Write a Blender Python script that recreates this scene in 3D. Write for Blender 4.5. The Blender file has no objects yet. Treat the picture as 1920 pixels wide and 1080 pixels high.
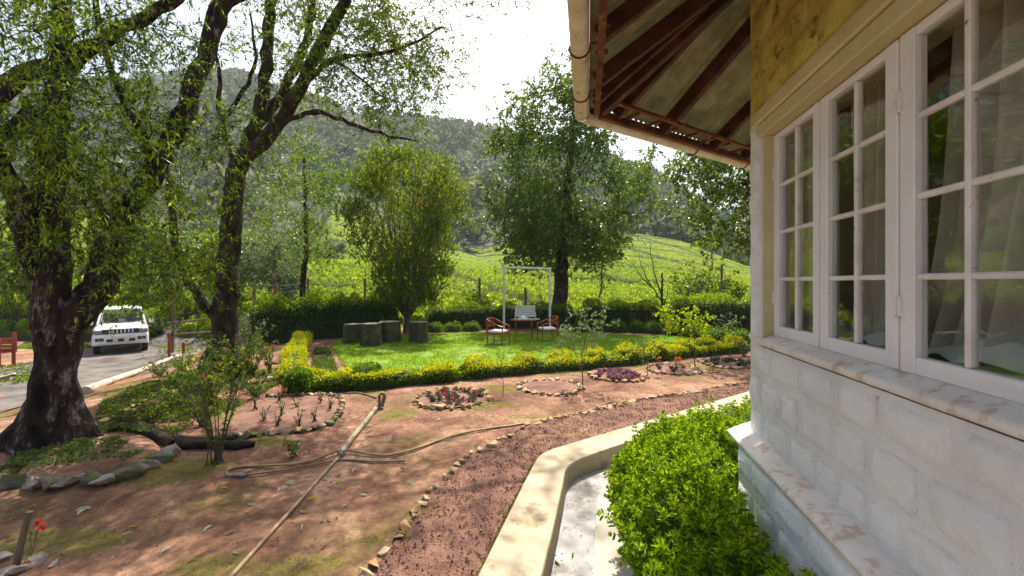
import bpy, bmesh, math, random
import numpy as np
from mathutils import Vector, Matrix, noise as mnoise
random.seed(7); RG = np.random.default_rng(11)
R = math.radians
SC = bpy.context.scene
COL = SC.collection
# ------------------------------------------------------------------ camera, sky, sun
F = 800.0; CX, HY = 960.0, 530.0; EYE = 2.05
cam = bpy.data.cameras.new('camera'); cam.sensor_width = 36.0; cam.lens = 36.0*F/1920.0
cam.shift_y = (HY-540.0)/1920.0; cam.clip_start = .05; cam.clip_end = 4000
camo = bpy.data.objects.new('camera', cam); COL.objects.link(camo)
camo.location = (0, 0, EYE); camo.rotation_euler = (R(90), 0, 0); SC.camera = camo
SUN_AZ, SUN_EL = 4.0, 57.0           # azimuth right of straight ahead (+Y), elevation
w = bpy.data.worlds.new('World'); SC.world = w; w.use_nodes = True
nt = w.node_tree; nt.nodes.clear()
sky = nt.nodes.new('ShaderNodeTexSky'); sky.sky_type = 'NISHITA'; sky.sun_disc = False
sky.sun_elevation = R(SUN_EL); sky.sun_rotation = R(SUN_AZ); sky.dust_density = 5.0; sky.air_density = 1.2; sky.ozone_density = 1.0
bg = nt.nodes.new('ShaderNodeBackground'); bg.inputs[1].default_value = .115
wo = nt.nodes.new('ShaderNodeOutputWorld')
nt.links.new(sky.outputs[0], bg.inputs[0]); nt.links.new(bg.outputs[0], wo.inputs[0])
sl = bpy.data.lights.new('sun', 'SUN'); sl.energy = 5.0; sl.angle = R(.5); sl.color = (1, .94, .84)
so = bpy.data.objects.new('sun', sl); COL.objects.link(so)
sd = Vector((math.sin(R(SUN_AZ))*math.cos(R(SUN_EL)), math.cos(R(SUN_AZ))*math.cos(R(SUN_EL)), math.sin(R(SUN_EL))))
so.rotation_euler = sd.to_track_quat('Z', 'Y').to_euler(); so.location = sd*60
vs = SC.view_settings; vs.view_transform = 'Standard'; vs.look = 'None'; vs.gamma = 1; vs.use_curve_mapping = False
vs.exposure = .98
SC.cycles.max_bounces = 10; SC.cycles.diffuse_bounces = 4; SC.cycles.transparent_max_bounces = 24
SC.cycles.transmission_bounces = 8; SC.cycles.use_denoising = True; SC.cycles.volume_bounces = 1
SC.cycles.sample_clamp_indirect = 8

# ------------------------------------------------------------------ small numeric helpers
def ss(t): t = np.clip(t, 0, 1); return t*t*(3-2*t)
def vnoise(x, y, s, seed=0):
    """smooth value noise, vectorised"""
    x = np.asarray(x, float)/s+seed*17.3; y = np.asarray(y, float)/s+seed*9.7
    xi = np.floor(x).astype(np.int64); yi = np.floor(y).astype(np.int64); fx = x-xi; fy = y-yi
    def h(a, b):
        n = (a*374761393+b*668265263+seed*1442695) & 0xffffffff
        n = ((n ^ (n >> 13))*1274126177) & 0xffffffff
        return ((n ^ (n >> 16)) & 0xffff)/65535.0
    fx = fx*fx*(3-2*fx); fy = fy*fy*(3-2*fy)
    return (h(xi, yi)*(1-fx)+h(xi+1, yi)*fx)*(1-fy)+(h(xi, yi+1)*(1-fx)+h(xi+1, yi+1)*fx)*fy
def fbm(x, y, s, o=4, seed=0):
    v = 0; a = .5
    for k in range(o): v = v+a*(vnoise(x, y, s/2**k, seed+k)-.5); a *= .5
    return v*2
PA = ([-900, 0, 300, 480, 630, 740, 900, 1100, 1400, 3000], [170, 95, 68, 50, 34, 22, 8, -10, -12, -12])
PB = ([-900, 0, 300, 480, 560, 620, 700, 800, 900, 1000, 1100, 1200, 1290, 1340, 1400, 1700, 3000],
      [240, 150, 95, 66, 78, 125, 108, 66, 50, 78, 94, 90, 75, 52, 30, 0, 0])
PC = ([-900, 0, 300, 440, 500, 640, 780, 880, 1000, 1230, 1300, 1400, 1600, 3000],
      [330, 360, 385, 390, 375, 325, 303, 290, 268, 195, 150, 95, 60, 90])
def base_h(x, y):
    return -.95*ss((-7.0-x)/6.0) + .05*fbm(x, y, 2.2, 3, 3) - .0*y
def H(x, y):
    x = np.asarray(x, float); y = np.asarray(y, float)
    g = base_h(x, y)
    yy = np.maximum(y, 12.0); px = CX+F*x/yy
    za = EYE+np.interp(px, *PA)/F*45; zb = EYE+np.interp(px, *PB)/F*110; zc = EYE+np.interp(px, *PC)/F*420
    dip = 2.5*ss((760-px)/120)
    t1 = np.clip((y-20)/25, 0, 1)**.9
    z = g*(1-t1)+za*t1
    t2 = np.clip((y-45)/65, 0, 1)
    z = np.where(y > 45, za+(zb-za)*t2-dip*np.sin(np.pi*np.minimum(t2*1.6, 1)), z)
    t3 = np.clip((y-110)/310, 0, 1)
    und = fbm(x, y, 90, 4, 5)*26*np.sin(np.pi*t3)
    z = np.where(y > 110, zb+(zc-zb)*t3**1.15+und, z)
    z = np.where(y > 420, zc-(y-420)*.25, z)
    return z
def Hs(x, y): return float(H(np.array([x]), np.array([y]))[0])
def Wp(px, py, d): return np.array(((px-CX)/F*d, d, EYE-(py-HY)/F*d))
def G(px, py, lift=0.0):
    """ground point seen at a pixel of the photograph"""
    lo, hi = 1.0, 60.0
    for _ in range(40):
        m = (lo+hi)/2
        if EYE-(py-HY)/F*m > Hs((px-CX)/F*m, m): lo = m
        else: hi = m
    x = (px-CX)/F*lo
    return np.array((x, lo, Hs(x, lo)+lift))
def chaikin(P, n=2, closed=False):
    P = [np.array(p, float) for p in P]
    for _ in range(n):
        Q = [] if closed else [P[0]]
        rng = range(len(P)) if closed else range(len(P)-1)
        for i in rng:
            a, b = P[i], P[(i+1) % len(P)]
            Q += [a*.75+b*.25, a*.25+b*.75]
        if not closed: Q.append(P[-1])
        P = Q
    return np.array(P)
def resample(P, n):
    P = np.asarray(P, float); L = np.r_[0, np.cumsum(np.linalg.norm(np.diff(P, axis=0), axis=1))]
    t = np.linspace(0, L[-1], n)
    return np.stack([np.interp(t, L, P[:, k]) for k in range(P.shape[1])], 1)
def inpoly(x, y, P):
    c = np.zeros(np.shape(x), bool); n = len(P)
    for i in range(n):
        x1, y1 = P[i][:2]; x2, y2 = P[(i+1) % n][:2]
        if y1 == y2: continue
        c ^= ((y1 > y) != (y2 > y)) & (x < (x2-x1)*(y-y1)/(y2-y1)+x1)
    return c
def unit(v): return v/(np.linalg.norm(v, axis=-1, keepdims=True)+1e-9)

# ------------------------------------------------------------------ materials
def ramp(nt, stops, interp='LINEAR'):
    r = nt.nodes.new('ShaderNodeValToRGB'); r.color_ramp.interpolation = interp; e = r.color_ramp.elements
    while len(e) < len(stops): e.new(.5)
    for k, (p, c) in enumerate(stops):
        e[k].position = p; e[k].color = (*c, 1)
    return r
def noise_node(nt, scale, detail=4, rough=.6, vec=None, mapscale=None, dist=0):
    n = nt.nodes.new('ShaderNodeTexNoise'); n.inputs['Scale'].default_value = scale
    n.inputs['Detail'].default_value = detail; n.inputs['Roughness'].default_value = rough; n.inputs['Distortion'].default_value = dist
    g = nt.nodes.new('ShaderNodeNewGeometry') if vec is None else None
    src = g.outputs['Position'] if vec is None else vec
    if mapscale:
        mp = nt.nodes.new('ShaderNodeMapping'); mp.inputs['Scale'].default_value = mapscale
        nt.links.new(src, mp.inputs[0]); src = mp.outputs[0]
    nt.links.new(src, n.inputs['Vector']); return n
def mixc(nt, fac, a, b, mode='MIX'):
    m = nt.nodes.new('ShaderNodeMix'); m.data_type = 'RGBA'; m.blend_type = mode
    for s, v in ((0, fac), (6, a), (7, b)):
        if hasattr(v, 'is_linked'): nt.links.new(v, m.inputs[s])
        elif s == 0: m.inputs[0].default_value = v
        else: m.inputs[s].default_value = (*v, 1)
    return m.outputs[2]
def newmat(name):
    m = bpy.data.materials.new(name); m.use_nodes = True; nt = m.node_tree
    return m, nt, nt.nodes['Principled BSDF']
def surf(name, c1, c2, scale=3, rough=.8, bump=.3, bscale=30, c3=None, spot=.62, spotscale=6, mapscale=None, metal=0, spec=.4, bdist=.01, detail=5, pos=(.35, .65), spotmap=None):
    """procedural surface: two-tone noise, optional third tone in patches, bump"""
    m, nt, p = newmat(name)
    n = noise_node(nt, scale, detail, .62, mapscale=mapscale)
    r = ramp(nt, [(pos[0], c1), (pos[1], c2)]); nt.links.new(n.outputs[0], r.inputs[0]); col = r.outputs[0]
    if c3:
        n3 = noise_node(nt, spotscale, 6, .7, mapscale=spotmap); r3 = ramp(nt, [(spot-.05, (0, 0, 0)), (spot+.05, (1, 1, 1))])
        nt.links.new(n3.outputs[0], r3.inputs[0]); col = mixc(nt, r3.outputs[0], col, c3)
    nt.links.new(col, p.inputs['Base Color']); p.inputs['Roughness'].default_value = rough
    p.inputs['Metallic'].default_value = metal; p.inputs['Specular IOR Level'].default_value = spec
    if bump:
        nb = noise_node(nt, bscale, 6, .65, mapscale=mapscale); b = nt.nodes.new('ShaderNodeBump')
        b.inputs['Strength'].default_value = bump; b.inputs['Distance'].default_value = bdist
        nt.links.new(nb.outputs[0], b.inputs['Height']); nt.links.new(b.outputs[0], p.inputs['Normal'])
    return m
def leafmat(name, cols, trans=.45, rough=.45, tcol=1.3, spec=.3):
    """leaf: random tone per leaf, light passes through it"""
    m, nt, p = newmat(name)
    g = nt.nodes.new('ShaderNodeNewGeometry'); k = len(cols)
    r = ramp(nt, [(i/max(k-1, 1), c) for i, c in enumerate(cols)]); nt.links.new(g.outputs['Random Per Island'], r.inputs[0])
    col = r.outputs[0]
    nt.links.new(col, p.inputs['Base Color']); p.inputs['Roughness'].default_value = rough; p.inputs['Specular IOR Level'].default_value = spec
    t = nt.nodes.new('ShaderNodeBsdfTranslucent')
    c2 = mixc(nt, 1.0, col, (tcol*1.15, tcol*1.1, tcol*.55), 'MULTIPLY'); nt.links.new(c2, t.inputs[0])
    mx = nt.nodes.new('ShaderNodeMixShader'); mx.inputs[0].default_value = trans
    o = nt.nodes['Material Output']; nt.links.new(p.outputs[0], mx.inputs[1]); nt.links.new(t.outputs[0], mx.inputs[2]); nt.links.new(mx.outputs[0], o.inputs[0])
    return m
def plain(name, c, rough=.5, metal=0, spec=.5, emit=None):
    m, nt, p = newmat(name); p.inputs['Base Color'].default_value = (*c, 1); p.inputs['Roughness'].default_value = rough
    p.inputs['Metallic'].default_value = metal; p.inputs['Specular IOR Level'].default_value = spec
    return m
MT = {}
MT['bark_dark'] = surf('bark_dark', (.010, .007, .006), (.060, .040, .034), 9, .95, 1.0, 20, c3=(.26, .22, .215), spot=.60, spotscale=9, mapscale=(1, 1, .35), bdist=.07, spec=.15, spotmap=(1, 1, .4))
MT['bark_mossy'] = surf('bark_mossy', (.010, .008, .006), (.055, .04, .026), 8, .95, 1.0, 20, c3=(.085, .10, .012), spot=.6, spotscale=4, mapscale=(1, 1, .4), bdist=.04, spec=.2)
MT['bark_grey'] = surf('bark_grey', (.07, .055, .04), (.20, .16, .12), 7, .9, .6, 25, mapscale=(1, 1, .4), bdist=.02, spec=.2)
MT['twig'] = surf('twig', (.05, .035, .025), (.14, .10, .07), 8, .9, .3, 40)
MT['lf_willow'] = leafmat('lf_willow', [(.020, .045, .004), (.045, .09, .006), (.085, .15, .007), (.16, .24, .010), (.27, .34, .014)], .5)
MT['lf_dark'] = leafmat('lf_dark', [(.034, .075, .009), (.065, .12, .012), (.115, .18, .016), (.22, .28, .025)], .42, .3, spec=.5)
MT['lf_mid'] = leafmat('lf_mid', [(.028, .062, .004), (.07, .125, .006), (.13, .20, .008), (.25, .31, .012)], .45, .35)
MT['lf_vase'] = leafmat('lf_vase', [(.022, .055, .004), (.055, .11, .006), (.10, .17, .008), (.18, .24, .012), (.28, .30, .02)], .5)
MT['lf_bottle'] = leafmat('lf_bottle', [(.025, .07, .005), (.055, .13, .008), (.09, .18, .01), (.16, .25, .012), (.24, .30, .018)], .45)
MT['lf_grey'] = leafmat('lf_grey', [(.07, .12, .05), (.12, .18, .09), (.2, .25, .15)], .4, .4)
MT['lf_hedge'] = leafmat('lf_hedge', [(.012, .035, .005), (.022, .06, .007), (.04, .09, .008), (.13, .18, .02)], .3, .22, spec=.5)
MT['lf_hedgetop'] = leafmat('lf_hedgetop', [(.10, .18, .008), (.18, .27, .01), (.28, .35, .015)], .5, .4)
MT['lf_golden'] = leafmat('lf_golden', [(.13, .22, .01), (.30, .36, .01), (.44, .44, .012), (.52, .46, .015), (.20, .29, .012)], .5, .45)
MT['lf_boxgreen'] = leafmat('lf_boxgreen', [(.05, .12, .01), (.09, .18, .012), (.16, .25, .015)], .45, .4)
MT['lf_basil'] = leafmat('lf_basil', [(.05, .10, .004), (.10, .19, .005), (.17, .29, .007), (.25, .38, .010), (.36, .47, .018)], .48, .45)
MT['lf_bed'] = leafmat('lf_bed', [(.045, .08, .02), (.09, .15, .03), (.16, .22, .04)], .4, .4)
MT['grass'] = leafmat('grass', [(.10, .22, .005), (.15, .28, .006), (.21, .34, .008), (.30, .40, .012)], .5, .5)
MT['lf_purple'] = leafmat('lf_purple', [(.12, .04, .10), (.2, .08, .17), (.36, .25, .33)], .3, .4)
MT['fl_red'] = leafmat('fl_red', [(.6, .02, .02), (.75, .06, .05)], .3)
MT['fl_pink'] = leafmat('fl_pink', [(.65, .03, .22), (.8, .12, .35)], .3)
MT['fl_orange'] = leafmat('fl_orange', [(.8, .25, .02), (.75, .12, .02)], .3)
MT['fl_white'] = leafmat('fl_white', [(.7, .65, .6), (.8, .78, .72)], .3)
MT['forest'] = leafmat('forest', [(.015, .03, .014), (.03, .055, .022), (.055, .085, .035), (.10, .125, .06), (.20, .21, .15)], .3, .7)
MT['stone'] = surf('stone', (.27, .19, .10), (.52, .40, .26), 9, .88, .8, 30, c3=(.34, .17, .05), spot=.54, spotscale=5, bdist=.012)
MT['stone_grey'] = surf('stone_grey', (.16, .13, .11), (.38, .32, .27), 9, .9, .8, 28, c3=(.09, .12, .02), spot=.6, spotscale=5, bdist=.015)
MT['stone_moss'] = surf('stone_moss', (.07, .055, .04), (.19, .16, .12), 9, .95, .9, 24, c3=(.10, .13, .015), spot=.5, spotscale=4, bdist=.02)
MT['stump'] = surf('stump', (.025, .018, .012), (.085, .07, .04), 5, .9, .8, 18, c3=(.10, .13, .015), spot=.57, spotscale=3, mapscale=(1, 1, .25), bdist=.03)
MT['stump_top'] = surf('stump_top', (.13, .11, .08), (.30, .26, .19), 12, .9, .4, 40)
MT['bamboo'] = surf('bamboo', (.20, .13, .065), (.40, .28, .15), 6, .6, .25, 30, c3=(.18, .13, .08), spot=.62, spotscale=9, mapscale=(1, 1, 1))
MT['pipe'] = surf('pipe', (.14, .11, .065), (.30, .25, .15), 5, .6, .25, 30, c3=(.12, .11, .06), spot=.6, spotscale=7)
MT['hose'] = surf('hose', (.18, .12, .055), (.33, .24, .12), 7, .55, .1, 40)
MT['hose_dark'] = surf('hose_dark', (.14, .09, .07), (.25, .18, .14), 7, .6, .1, 40)
MT['metal_grey'] = surf('metal_grey', (.16, .15, .15), (.30, .29, .28), 9, .5, .1, 40, metal=.4)
MT['log_white'] = surf('log_white', (.36, .26, .18), (.58, .47, .36), 4, .7, .4, 20, c3=(.2, .13, .08), spot=.62)
MT['wood_post'] = surf('wood_post', (.08, .06, .04), (.20, .15, .10), 7, .9, .6, 25, mapscale=(1, 1, .3))
MT['white_metal'] = surf('white_metal', (.62, .60, .56), (.78, .77, .74), 5, .45, .1, 30, c3=(.35, .25, .17), spot=.68, spotscale=5)
MT['chair_wood'] = surf('chair_wood', (.20, .025, .010), (.36, .06, .02), 9, .4, .15, 30, mapscale=(1, 1, .3))
MT['cushion'] = surf('cushion', (.70, .67, .62), (.8, .78, .74), 5, .9, .15, 60)
MT['china'] = plain('china', (.8, .8, .8), .15)
MT['red_paint'] = surf('red_paint', (.18, .02, .016), (.34, .04, .03), 6, .5, .15, 30)
# ------------------------------------------------------------------ object helpers
def mesh_np(name, V, Q, mats, smooth=False, midx=None):
    """Q: (n,k) int array of equal-sized faces or a list of such arrays"""
    me = bpy.data.meshes.new(name); V = np.asarray(V, np.float32)
    Qs = Q if isinstance(Q, list) and np.ndim(Q[0]) == 2 else [Q]
    Qs = [np.asarray(q, np.int32) for q in Qs if len(q)]
    me.vertices.add(len(V)); me.vertices.foreach_set('co', V.ravel())
    li = np.concatenate([q.ravel() for q in Qs]); tot = np.concatenate([np.full(len(q), q.shape[1], np.int32) for q in Qs])
    me.loops.add(len(li)); me.loops.foreach_set('vertex_index', li)
    me.polygons.add(len(tot)); me.polygons.foreach_set('loop_start', np.r_[0, np.cumsum(tot)[:-1]].astype(np.int32))
    if midx is not None: me.polygons.foreach_set('material_index', np.asarray(midx, np.int32))
    me.polygons.foreach_set('use_smooth', np.full(len(tot), smooth))
    me.update(calc_edges=True)
    for m in (mats if isinstance(mats, (list, tuple)) else [mats]): me.materials.append(MT[m] if isinstance(m, str) else m)
    return me
def tag(o, label=None, cat=None, group=None, kind=None):
    if label: o['label'] = label
    if cat: o['category'] = cat
    if group: o['group'] = group
    if kind: o['kind'] = kind
    return o
def link(name, me, parent=None, loc=None):
    """mesh in world coordinates; re-based on its parent's (unrotated) origin"""
    o = bpy.data.objects.new(name, me); COL.objects.link(o)
    if parent is not None:
        o.parent = parent
        wl = parent.get('_w', None)
        if wl is not None and me is not None and loc is None:
            me.transform(Matrix.Translation(-Vector(wl)))
    if loc is not None: o.location = loc
    return o
def thing(name, loc, label, cat, group=None):
    o = bpy.data.objects.new(name, None); COL.objects.link(o); o.location = [float(v) for v in loc]; o.empty_display_size = .2
    o['_w'] = [float(v) for v in loc]
    return tag(o, label, cat, group)
def part(name, me, parent):                     # world-coordinate mesh under a thing or a part
    o = bpy.data.objects.new(name, me); COL.objects.link(o); o.parent = parent
    r = parent
    while r.parent: r = r.parent
    if not me.get('_t'):
        me.transform(Matrix.Translation(-Vector(r.location))); me['_t'] = 1
    return o
def lpart(name, me, parent, loc=(0, 0, 0), rot=(0, 0, 0), scale=(1, 1, 1)):   # local-coordinate mesh, may be shared
    o = bpy.data.objects.new(name, me); COL.objects.link(o); o.parent = parent; o.location = loc; o.rotation_euler = rot; o.scale = scale
    return o
def copy_tree(o, parent=None):
    c = o.copy(); COL.objects.link(c); c.parent = parent
    for ch in list(o.children): copy_tree(ch, c)
    return c
class MB:
    """collects boxes, tubes and sheets into one mesh"""
    def __init__(s): s.V = []; s.Q = {}; s.n = 0; s.M = {}
    def add(s, V, Q, m=0):
        V = np.asarray(V, float); Q = np.asarray(Q, int)
        s.V.append(V); k = Q.shape[1]; s.Q.setdefault(k, []).append(Q+s.n); s.M.setdefault(k, []).append(np.full(len(Q), m)); s.n += len(V); return s
    def box(s, c, h, A=None, m=0, bev=0.0):
        """c centre, h half sizes, A 3x3 axes rows"""
        A = np.eye(3) if A is None else np.asarray(A, float)
        if bev <= 0:
            P = np.array([(x, y, z) for x in (-1, 1) for y in (-1, 1) for z in (-1, 1)], float)*h
            s.add(np.asarray(c)+P@A, [(0, 1, 3, 2), (4, 6, 7, 5), (0, 4, 5, 1), (2, 3, 7, 6), (0, 2, 6, 4), (1, 5, 7, 3)], m); return s
        h = np.asarray(h, float); b = min(bev, h.min()*.49); V = []; ids = {}
        for sx in (-1, 1):
            for sy in (-1, 1):
                for sz in (-1, 1):
                    sg = np.array((sx, sy, sz))
                    for ax in range(3):
                        q = sg*(h-b); q[ax] = sg[ax]*h[ax]; ids[(sx, sy, sz, ax)] = len(V); V.append(q)
        Q4 = []; Q3 = []
        for ax in range(3):
            a, b2 = [k for k in range(3) if k != ax]
            for sg in (-1, 1):
                f = []
                for (u, v) in ((-1, -1), (1, -1), (1, 1), (-1, 1)):
                    k = [0, 0, 0]; k[ax] = sg; k[a] = u; k[b2] = v; f.append(ids[(*k, ax)])
                Q4.append(f)
            for u in (-1, 1):                     # edges parallel to ax
                for v in (-1, 1):
                    f = []
                    for (sg, w_) in ((-1, a), (1, a), (1, b2), (-1, b2)):
                        k = [0, 0, 0]; k[ax] = sg; k[a] = u; k[b2] = v; f.append(ids[(*k, w_)])
                    Q4.append(f)
        for sx in (-1, 1):
            for sy in (-1, 1):
                for sz in (-1, 1): Q3.append([ids[(sx, sy, sz, k)] for k in range(3)])
        V = np.array(V); base = s.n
        s.V.append(np.asarray(c)+V@A); s.n += len(V)
        s.Q.setdefault(4, []).append(np.array(Q4)+base); s.M.setdefault(4, []).append(np.full(len(Q4), m))
        s.Q.setdefault(3, []).append(np.array(Q3)+base); s.M.setdefault(3, []).append(np.full(len(Q3), m)); return s
    def tube(s, P, r, k=8, m=0, cap=True, rough=0):
        P = np.asarray(P, float); n = len(P); r = np.broadcast_to(np.asarray(r, float), (n,))
        T = np.gradient(P, axis=0); T = unit(T)
        up = np.array((0, 0, 1.)) if abs(T[0][2]) < .9 else np.array((1., 0, 0))
        V = []; N = unit(np.cross(T[0], up)); a = np.linspace(0, 2*np.pi, k, endpoint=False)
        for i in range(n):
            N = N-T[i]*np.dot(N, T[i]); N = N/(np.linalg.norm(N)+1e-9); B = np.cross(T[i], N)
            rr = r[i]*(1+(rough*np.sin(a*3+i*.7)+rough*(RG.random(k)-.5) if rough else 0))
            V.append(P[i]+np.outer(np.cos(a)*rr, N)+np.outer(np.sin(a)*rr, B))
        V = np.concatenate(V); i = np.arange(n-1)[:, None]*k; j = np.arange(k)[None]; j2 = (j+1) % k
        s.add(V, np.stack([i+j, i+j2, i+k+j2, i+k+j], -1).reshape(-1, 4), m)
        if cap and k > 2:
            for e, o_ in ((0, 0), (n-1, (n-1)*k)):
                c = P[e]; VV = np.concatenate([V[o_:o_+k], [c]])
                s.add(VV, [(q, (q+1) % k, k) for q in range(k)], m)
        return s
    def lathe(s, c, prof, k=16, m=0, axis=(0, 0, 1)):
        a = np.linspace(0, 2*np.pi, k, endpoint=False); z = unit(np.array(axis, float))
        x = unit(np.cross(z, (0.3, 1, 0.1))); y = np.cross(z, x); n = len(prof)
        V = np.concatenate([np.asarray(c)+np.outer(np.cos(a)*r, x)+np.outer(np.sin(a)*r, y)+z*h for r, h in prof])
        i = np.arange(n-1)[:, None]*k; j = np.arange(k)[None]; j2 = (j+1) % k
        return s.add(V, np.stack([i+j, i+j2, i+k+j2, i+k+j], -1).reshape(-1, 4), m)
    def mesh(s, name, mats, smooth=False):
        ks = sorted(s.Q); Q = [np.concatenate(s.Q[k]) for k in ks]; mi = np.concatenate([np.concatenate(s.M[k]) for k in ks])
        return mesh_np(name, np.concatenate(s.V), Q, mats, smooth, mi)
def leaves(P, D, L, Wd, fold=.25, big=False, side=None):
    """returns verts, quads for leaf blades starting at P along D"""
    n = len(P); D = unit(D); rnd = RG.normal(size=(n, 3)) if side is None else side
    S = unit(np.cross(D, rnd)); N = np.cross(D, S)
    L = np.broadcast_to(L, (n,))[:, None]; Wd = np.broadcast_to(Wd, (n,))[:, None]
    if not big:
        V = np.stack([P, P+D*L*.45+S*Wd*.5+N*Wd*fold, P+D*L, P+D*L*.45-S*Wd*.5+N*Wd*fold], 1).reshape(-1, 3)
        return V, np.arange(n*4).reshape(-1, 4)
    m = P+D*L*.5-N*Wd*.12; t = P+D*L-N*L*.18
    V = np.stack([P, P+D*L*.3+S*Wd*.42+N*Wd*fold, P+D*L*.68+S*Wd*.36+N*Wd*fold*.6, t, P+D*L*.68-S*Wd*.36+N*Wd*fold*.6, P+D*L*.3-S*Wd*.42+N*Wd*fold, m], 1).reshape(-1, 3)
    b = np.arange(n)[:, None]*7
    Q = np.concatenate([b+np.array([[0, 1, 2, 6]]), b+np.array([[6, 2, 3, 4]]), b+np.array([[0, 6, 4, 5]])])
    return V, Q
def sph(n): return unit(RG.normal(size=(n, 3)))

# rocks: a few shared meshes
def rock_mesh(name, m, n=16, seed=0):
    rg = np.random.default_rng(seed); bm = bmesh.new()
    P = unit(rg.normal(size=(n, 3)))*(.8+.3*rg.random((n, 1)))*np.array((.5, .42, .36))
    for p in P: bm.verts.new(p)
    r = bmesh.ops.convex_hull(bm, input=bm.verts); bmesh.ops.delete(bm, geom=[g for g in r['geom_interior'] if isinstance(g, bmesh.types.BMVert)], context='VERTS')
    bmesh.ops.bevel(bm, geom=list(bm.edges), offset=.018, segments=1, affect='EDGES')
    me = bpy.data.meshes.new(name); bm.to_mesh(me); bm.free(); me.materials.append(MT[m]); return me
ROCKS = {k: [rock_mesh('rock', k, 10+i % 4, 10+i) for i in range(9)] for k in ('stone', 'stone_grey', 'stone_moss')}
def rock(parent, p, s, kind='stone', flat=1.0, name='stone'):
    q = np.asarray(p)-np.array(parent.location)
    return lpart(name, random.choice(ROCKS[kind]), parent, q, (random.uniform(-.3, .3), random.uniform(-.3, .3), random.uniform(0, 6.3)),
                 (s*random.uniform(.8, 1.3), s*random.uniform(.8, 1.2), s*random.uniform(.7, 1.1)*flat))

# ------------------------------------------------------------------ GROUND
def ground_material():
    m, nt, p = newmat('red_earth')
    n1 = noise_node(nt, .9, 9, .72, mapscale=(1, .8, 1), dist=.5)
    r1 = ramp(nt, [(.28, (.07, .034, .022)), (.42, (.17, .083, .052)), (.54, (.32, .175, .108)), (.63, (.42, .265, .175)), (.71, (.19, .12, .085)), (.85, (.09, .058, .043))]); nt.links.new(n1.outputs[0], r1.inputs[0])
    n2 = noise_node(nt, 14, 6, .7); r2 = ramp(nt, [(.3, (.55, .52, .5)), (.7, (1.2, 1.2, 1.2))]); nt.links.new(n2.outputs[0], r2.inputs[0])
    c = mixc(nt, 1.0, r1.outputs[0], r2.outputs[0], 'MULTIPLY')
    at = nt.nodes.new('ShaderNodeAttribute'); at.attribute_name = 'moss'; r3 = ramp(nt, [(.30, (0, 0, 0)), (.62, (1, 1, 1))]); nt.links.new(at.outputs['Fac'], r3.inputs[0])
    n4 = noise_node(nt, 6, 5, .7); r4 = ramp(nt, [(.35, (.07, .075, .010)), (.7, (.20, .19, .022))]); nt.links.new(n4.outputs[0], r4.inputs[0])
    n5 = noise_node(nt, 22, 5, .7); r5 = ramp(nt, [(.38, (.15, .15, .15)), (.58, (1, 1, 1))]); nt.links.new(n5.outputs[0], r5.inputs[0])
    mm = nt.nodes.new('ShaderNodeMath'); mm.operation = 'MULTIPLY'; nt.links.new(r3.outputs[0], mm.inputs[0]); nt.links.new(r5.outputs[0], mm.inputs[1])
    c = mixc(nt, mm.outputs[0], c, r4.outputs[0]); nt.links.new(c, p.inputs['Base Color']); p.inputs['Roughness'].default_value = .95; p.inputs['Specular IOR Level'].default_value = .2
    nb = noise_node(nt, 11, 9, .72); b = nt.nodes.new('ShaderNodeBump'); b.inputs['Strength'].default_value = .9; b.inputs['Distance'].default_value = .05
    nt.links.new(nb.outputs[0], b.inputs['Height']); nt.links.new(b.outputs[0], p.inputs['Normal'])
    return m
MT['earth'] = ground_material()
def grid_sheet(xs, ys, zf):
    X, Y = np.meshgrid(xs, ys); Z = zf(X, Y); V = np.stack([X, Y, Z], -1).reshape(-1, 3); nx = len(xs)
    i = np.arange(len(ys)-1)[:, None]*nx; j = np.arange(nx-1)[None]
    return V, np.stack([i+j, i+j+1, i+nx+j+1, i+nx+j], -1).reshape(-1, 4)
# kerb outline (needed for the hole in the earth)
K_OUT = [(-1.55, -2.2), (-.235, 2.89), (.23, 4.68), (.34, 5.0), (.66, 5.24), (4.27, 7.77), (8.0, 10.4)]
K_IN = [(-1.08, -2.2), (.21, 2.89), (.52, 4.28), (.58, 4.62), (.86, 4.92), (3.9, 7.03), (8.2, 10.05)]
KO = chaikin(K_OUT, 3); KI = chaikin(K_IN, 3)
patio_poly = [tuple(p) for p in KO]+[(12, 9), (12, -2.2)]
def earth_h(x, y):
    z = H(x, y)
    ins = inpoly(x, y, patio_poly)
    z = z+(.030*fbm(x, y, .5, 3, 8)+.012*fbm(x, y, .16, 2, 9))*(y < 12)
    return np.where(ins, -.35, z)
def moss_f(x, y):
    m = np.clip(.30+.62*fbm(x, y, 1.3, 5, 120)+.25*fbm(x, y, .35, 3, 121), 0, 1)*.75
    for (px, py, rx, ry, s) in MOSS:
        c = G(px, py); ex = rx/F*c[1]; ey = ry*c[1]*c[1]/F/EYE
        d = ((x-c[0])/ex)**2+((y-c[1])/ey)**2
        m = np.maximum(m, s*np.exp(-d*.9)*(1+.9*fbm(x, y, .5, 4, 122)))
    return np.clip(m, 0, 1)
MOSS = [(290, 715, 90, 22, 1), (230, 770, 60, 14, .9), (395, 1060, 80, 30, 1), (110, 1015, 130, 28, 1), (570, 1065, 110, 30, .9), (880, 760, 90, 10, 1), (745, 775, 40, 12, .9), (500, 830, 60, 14, 1), (340, 880, 70, 30, 1), (1000, 780, 90, 6, .7), (450, 770, 60, 20, .8),
        (1250, 690, 150, 6, .8), (1050, 700, 120, 6, .8), (960, 728, 60, 8, .8), (260, 740, 60, 18, .9), (500, 700, 60, 14, .9), (700, 1010, 40, 26, .7), (60, 700, 80, 14, .8)]
xs = np.unique(np.r_[np.arange(-60, -16, 1.0), np.arange(-16, 8.5, .075), np.arange(8.5, 40, 1.0)])
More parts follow.
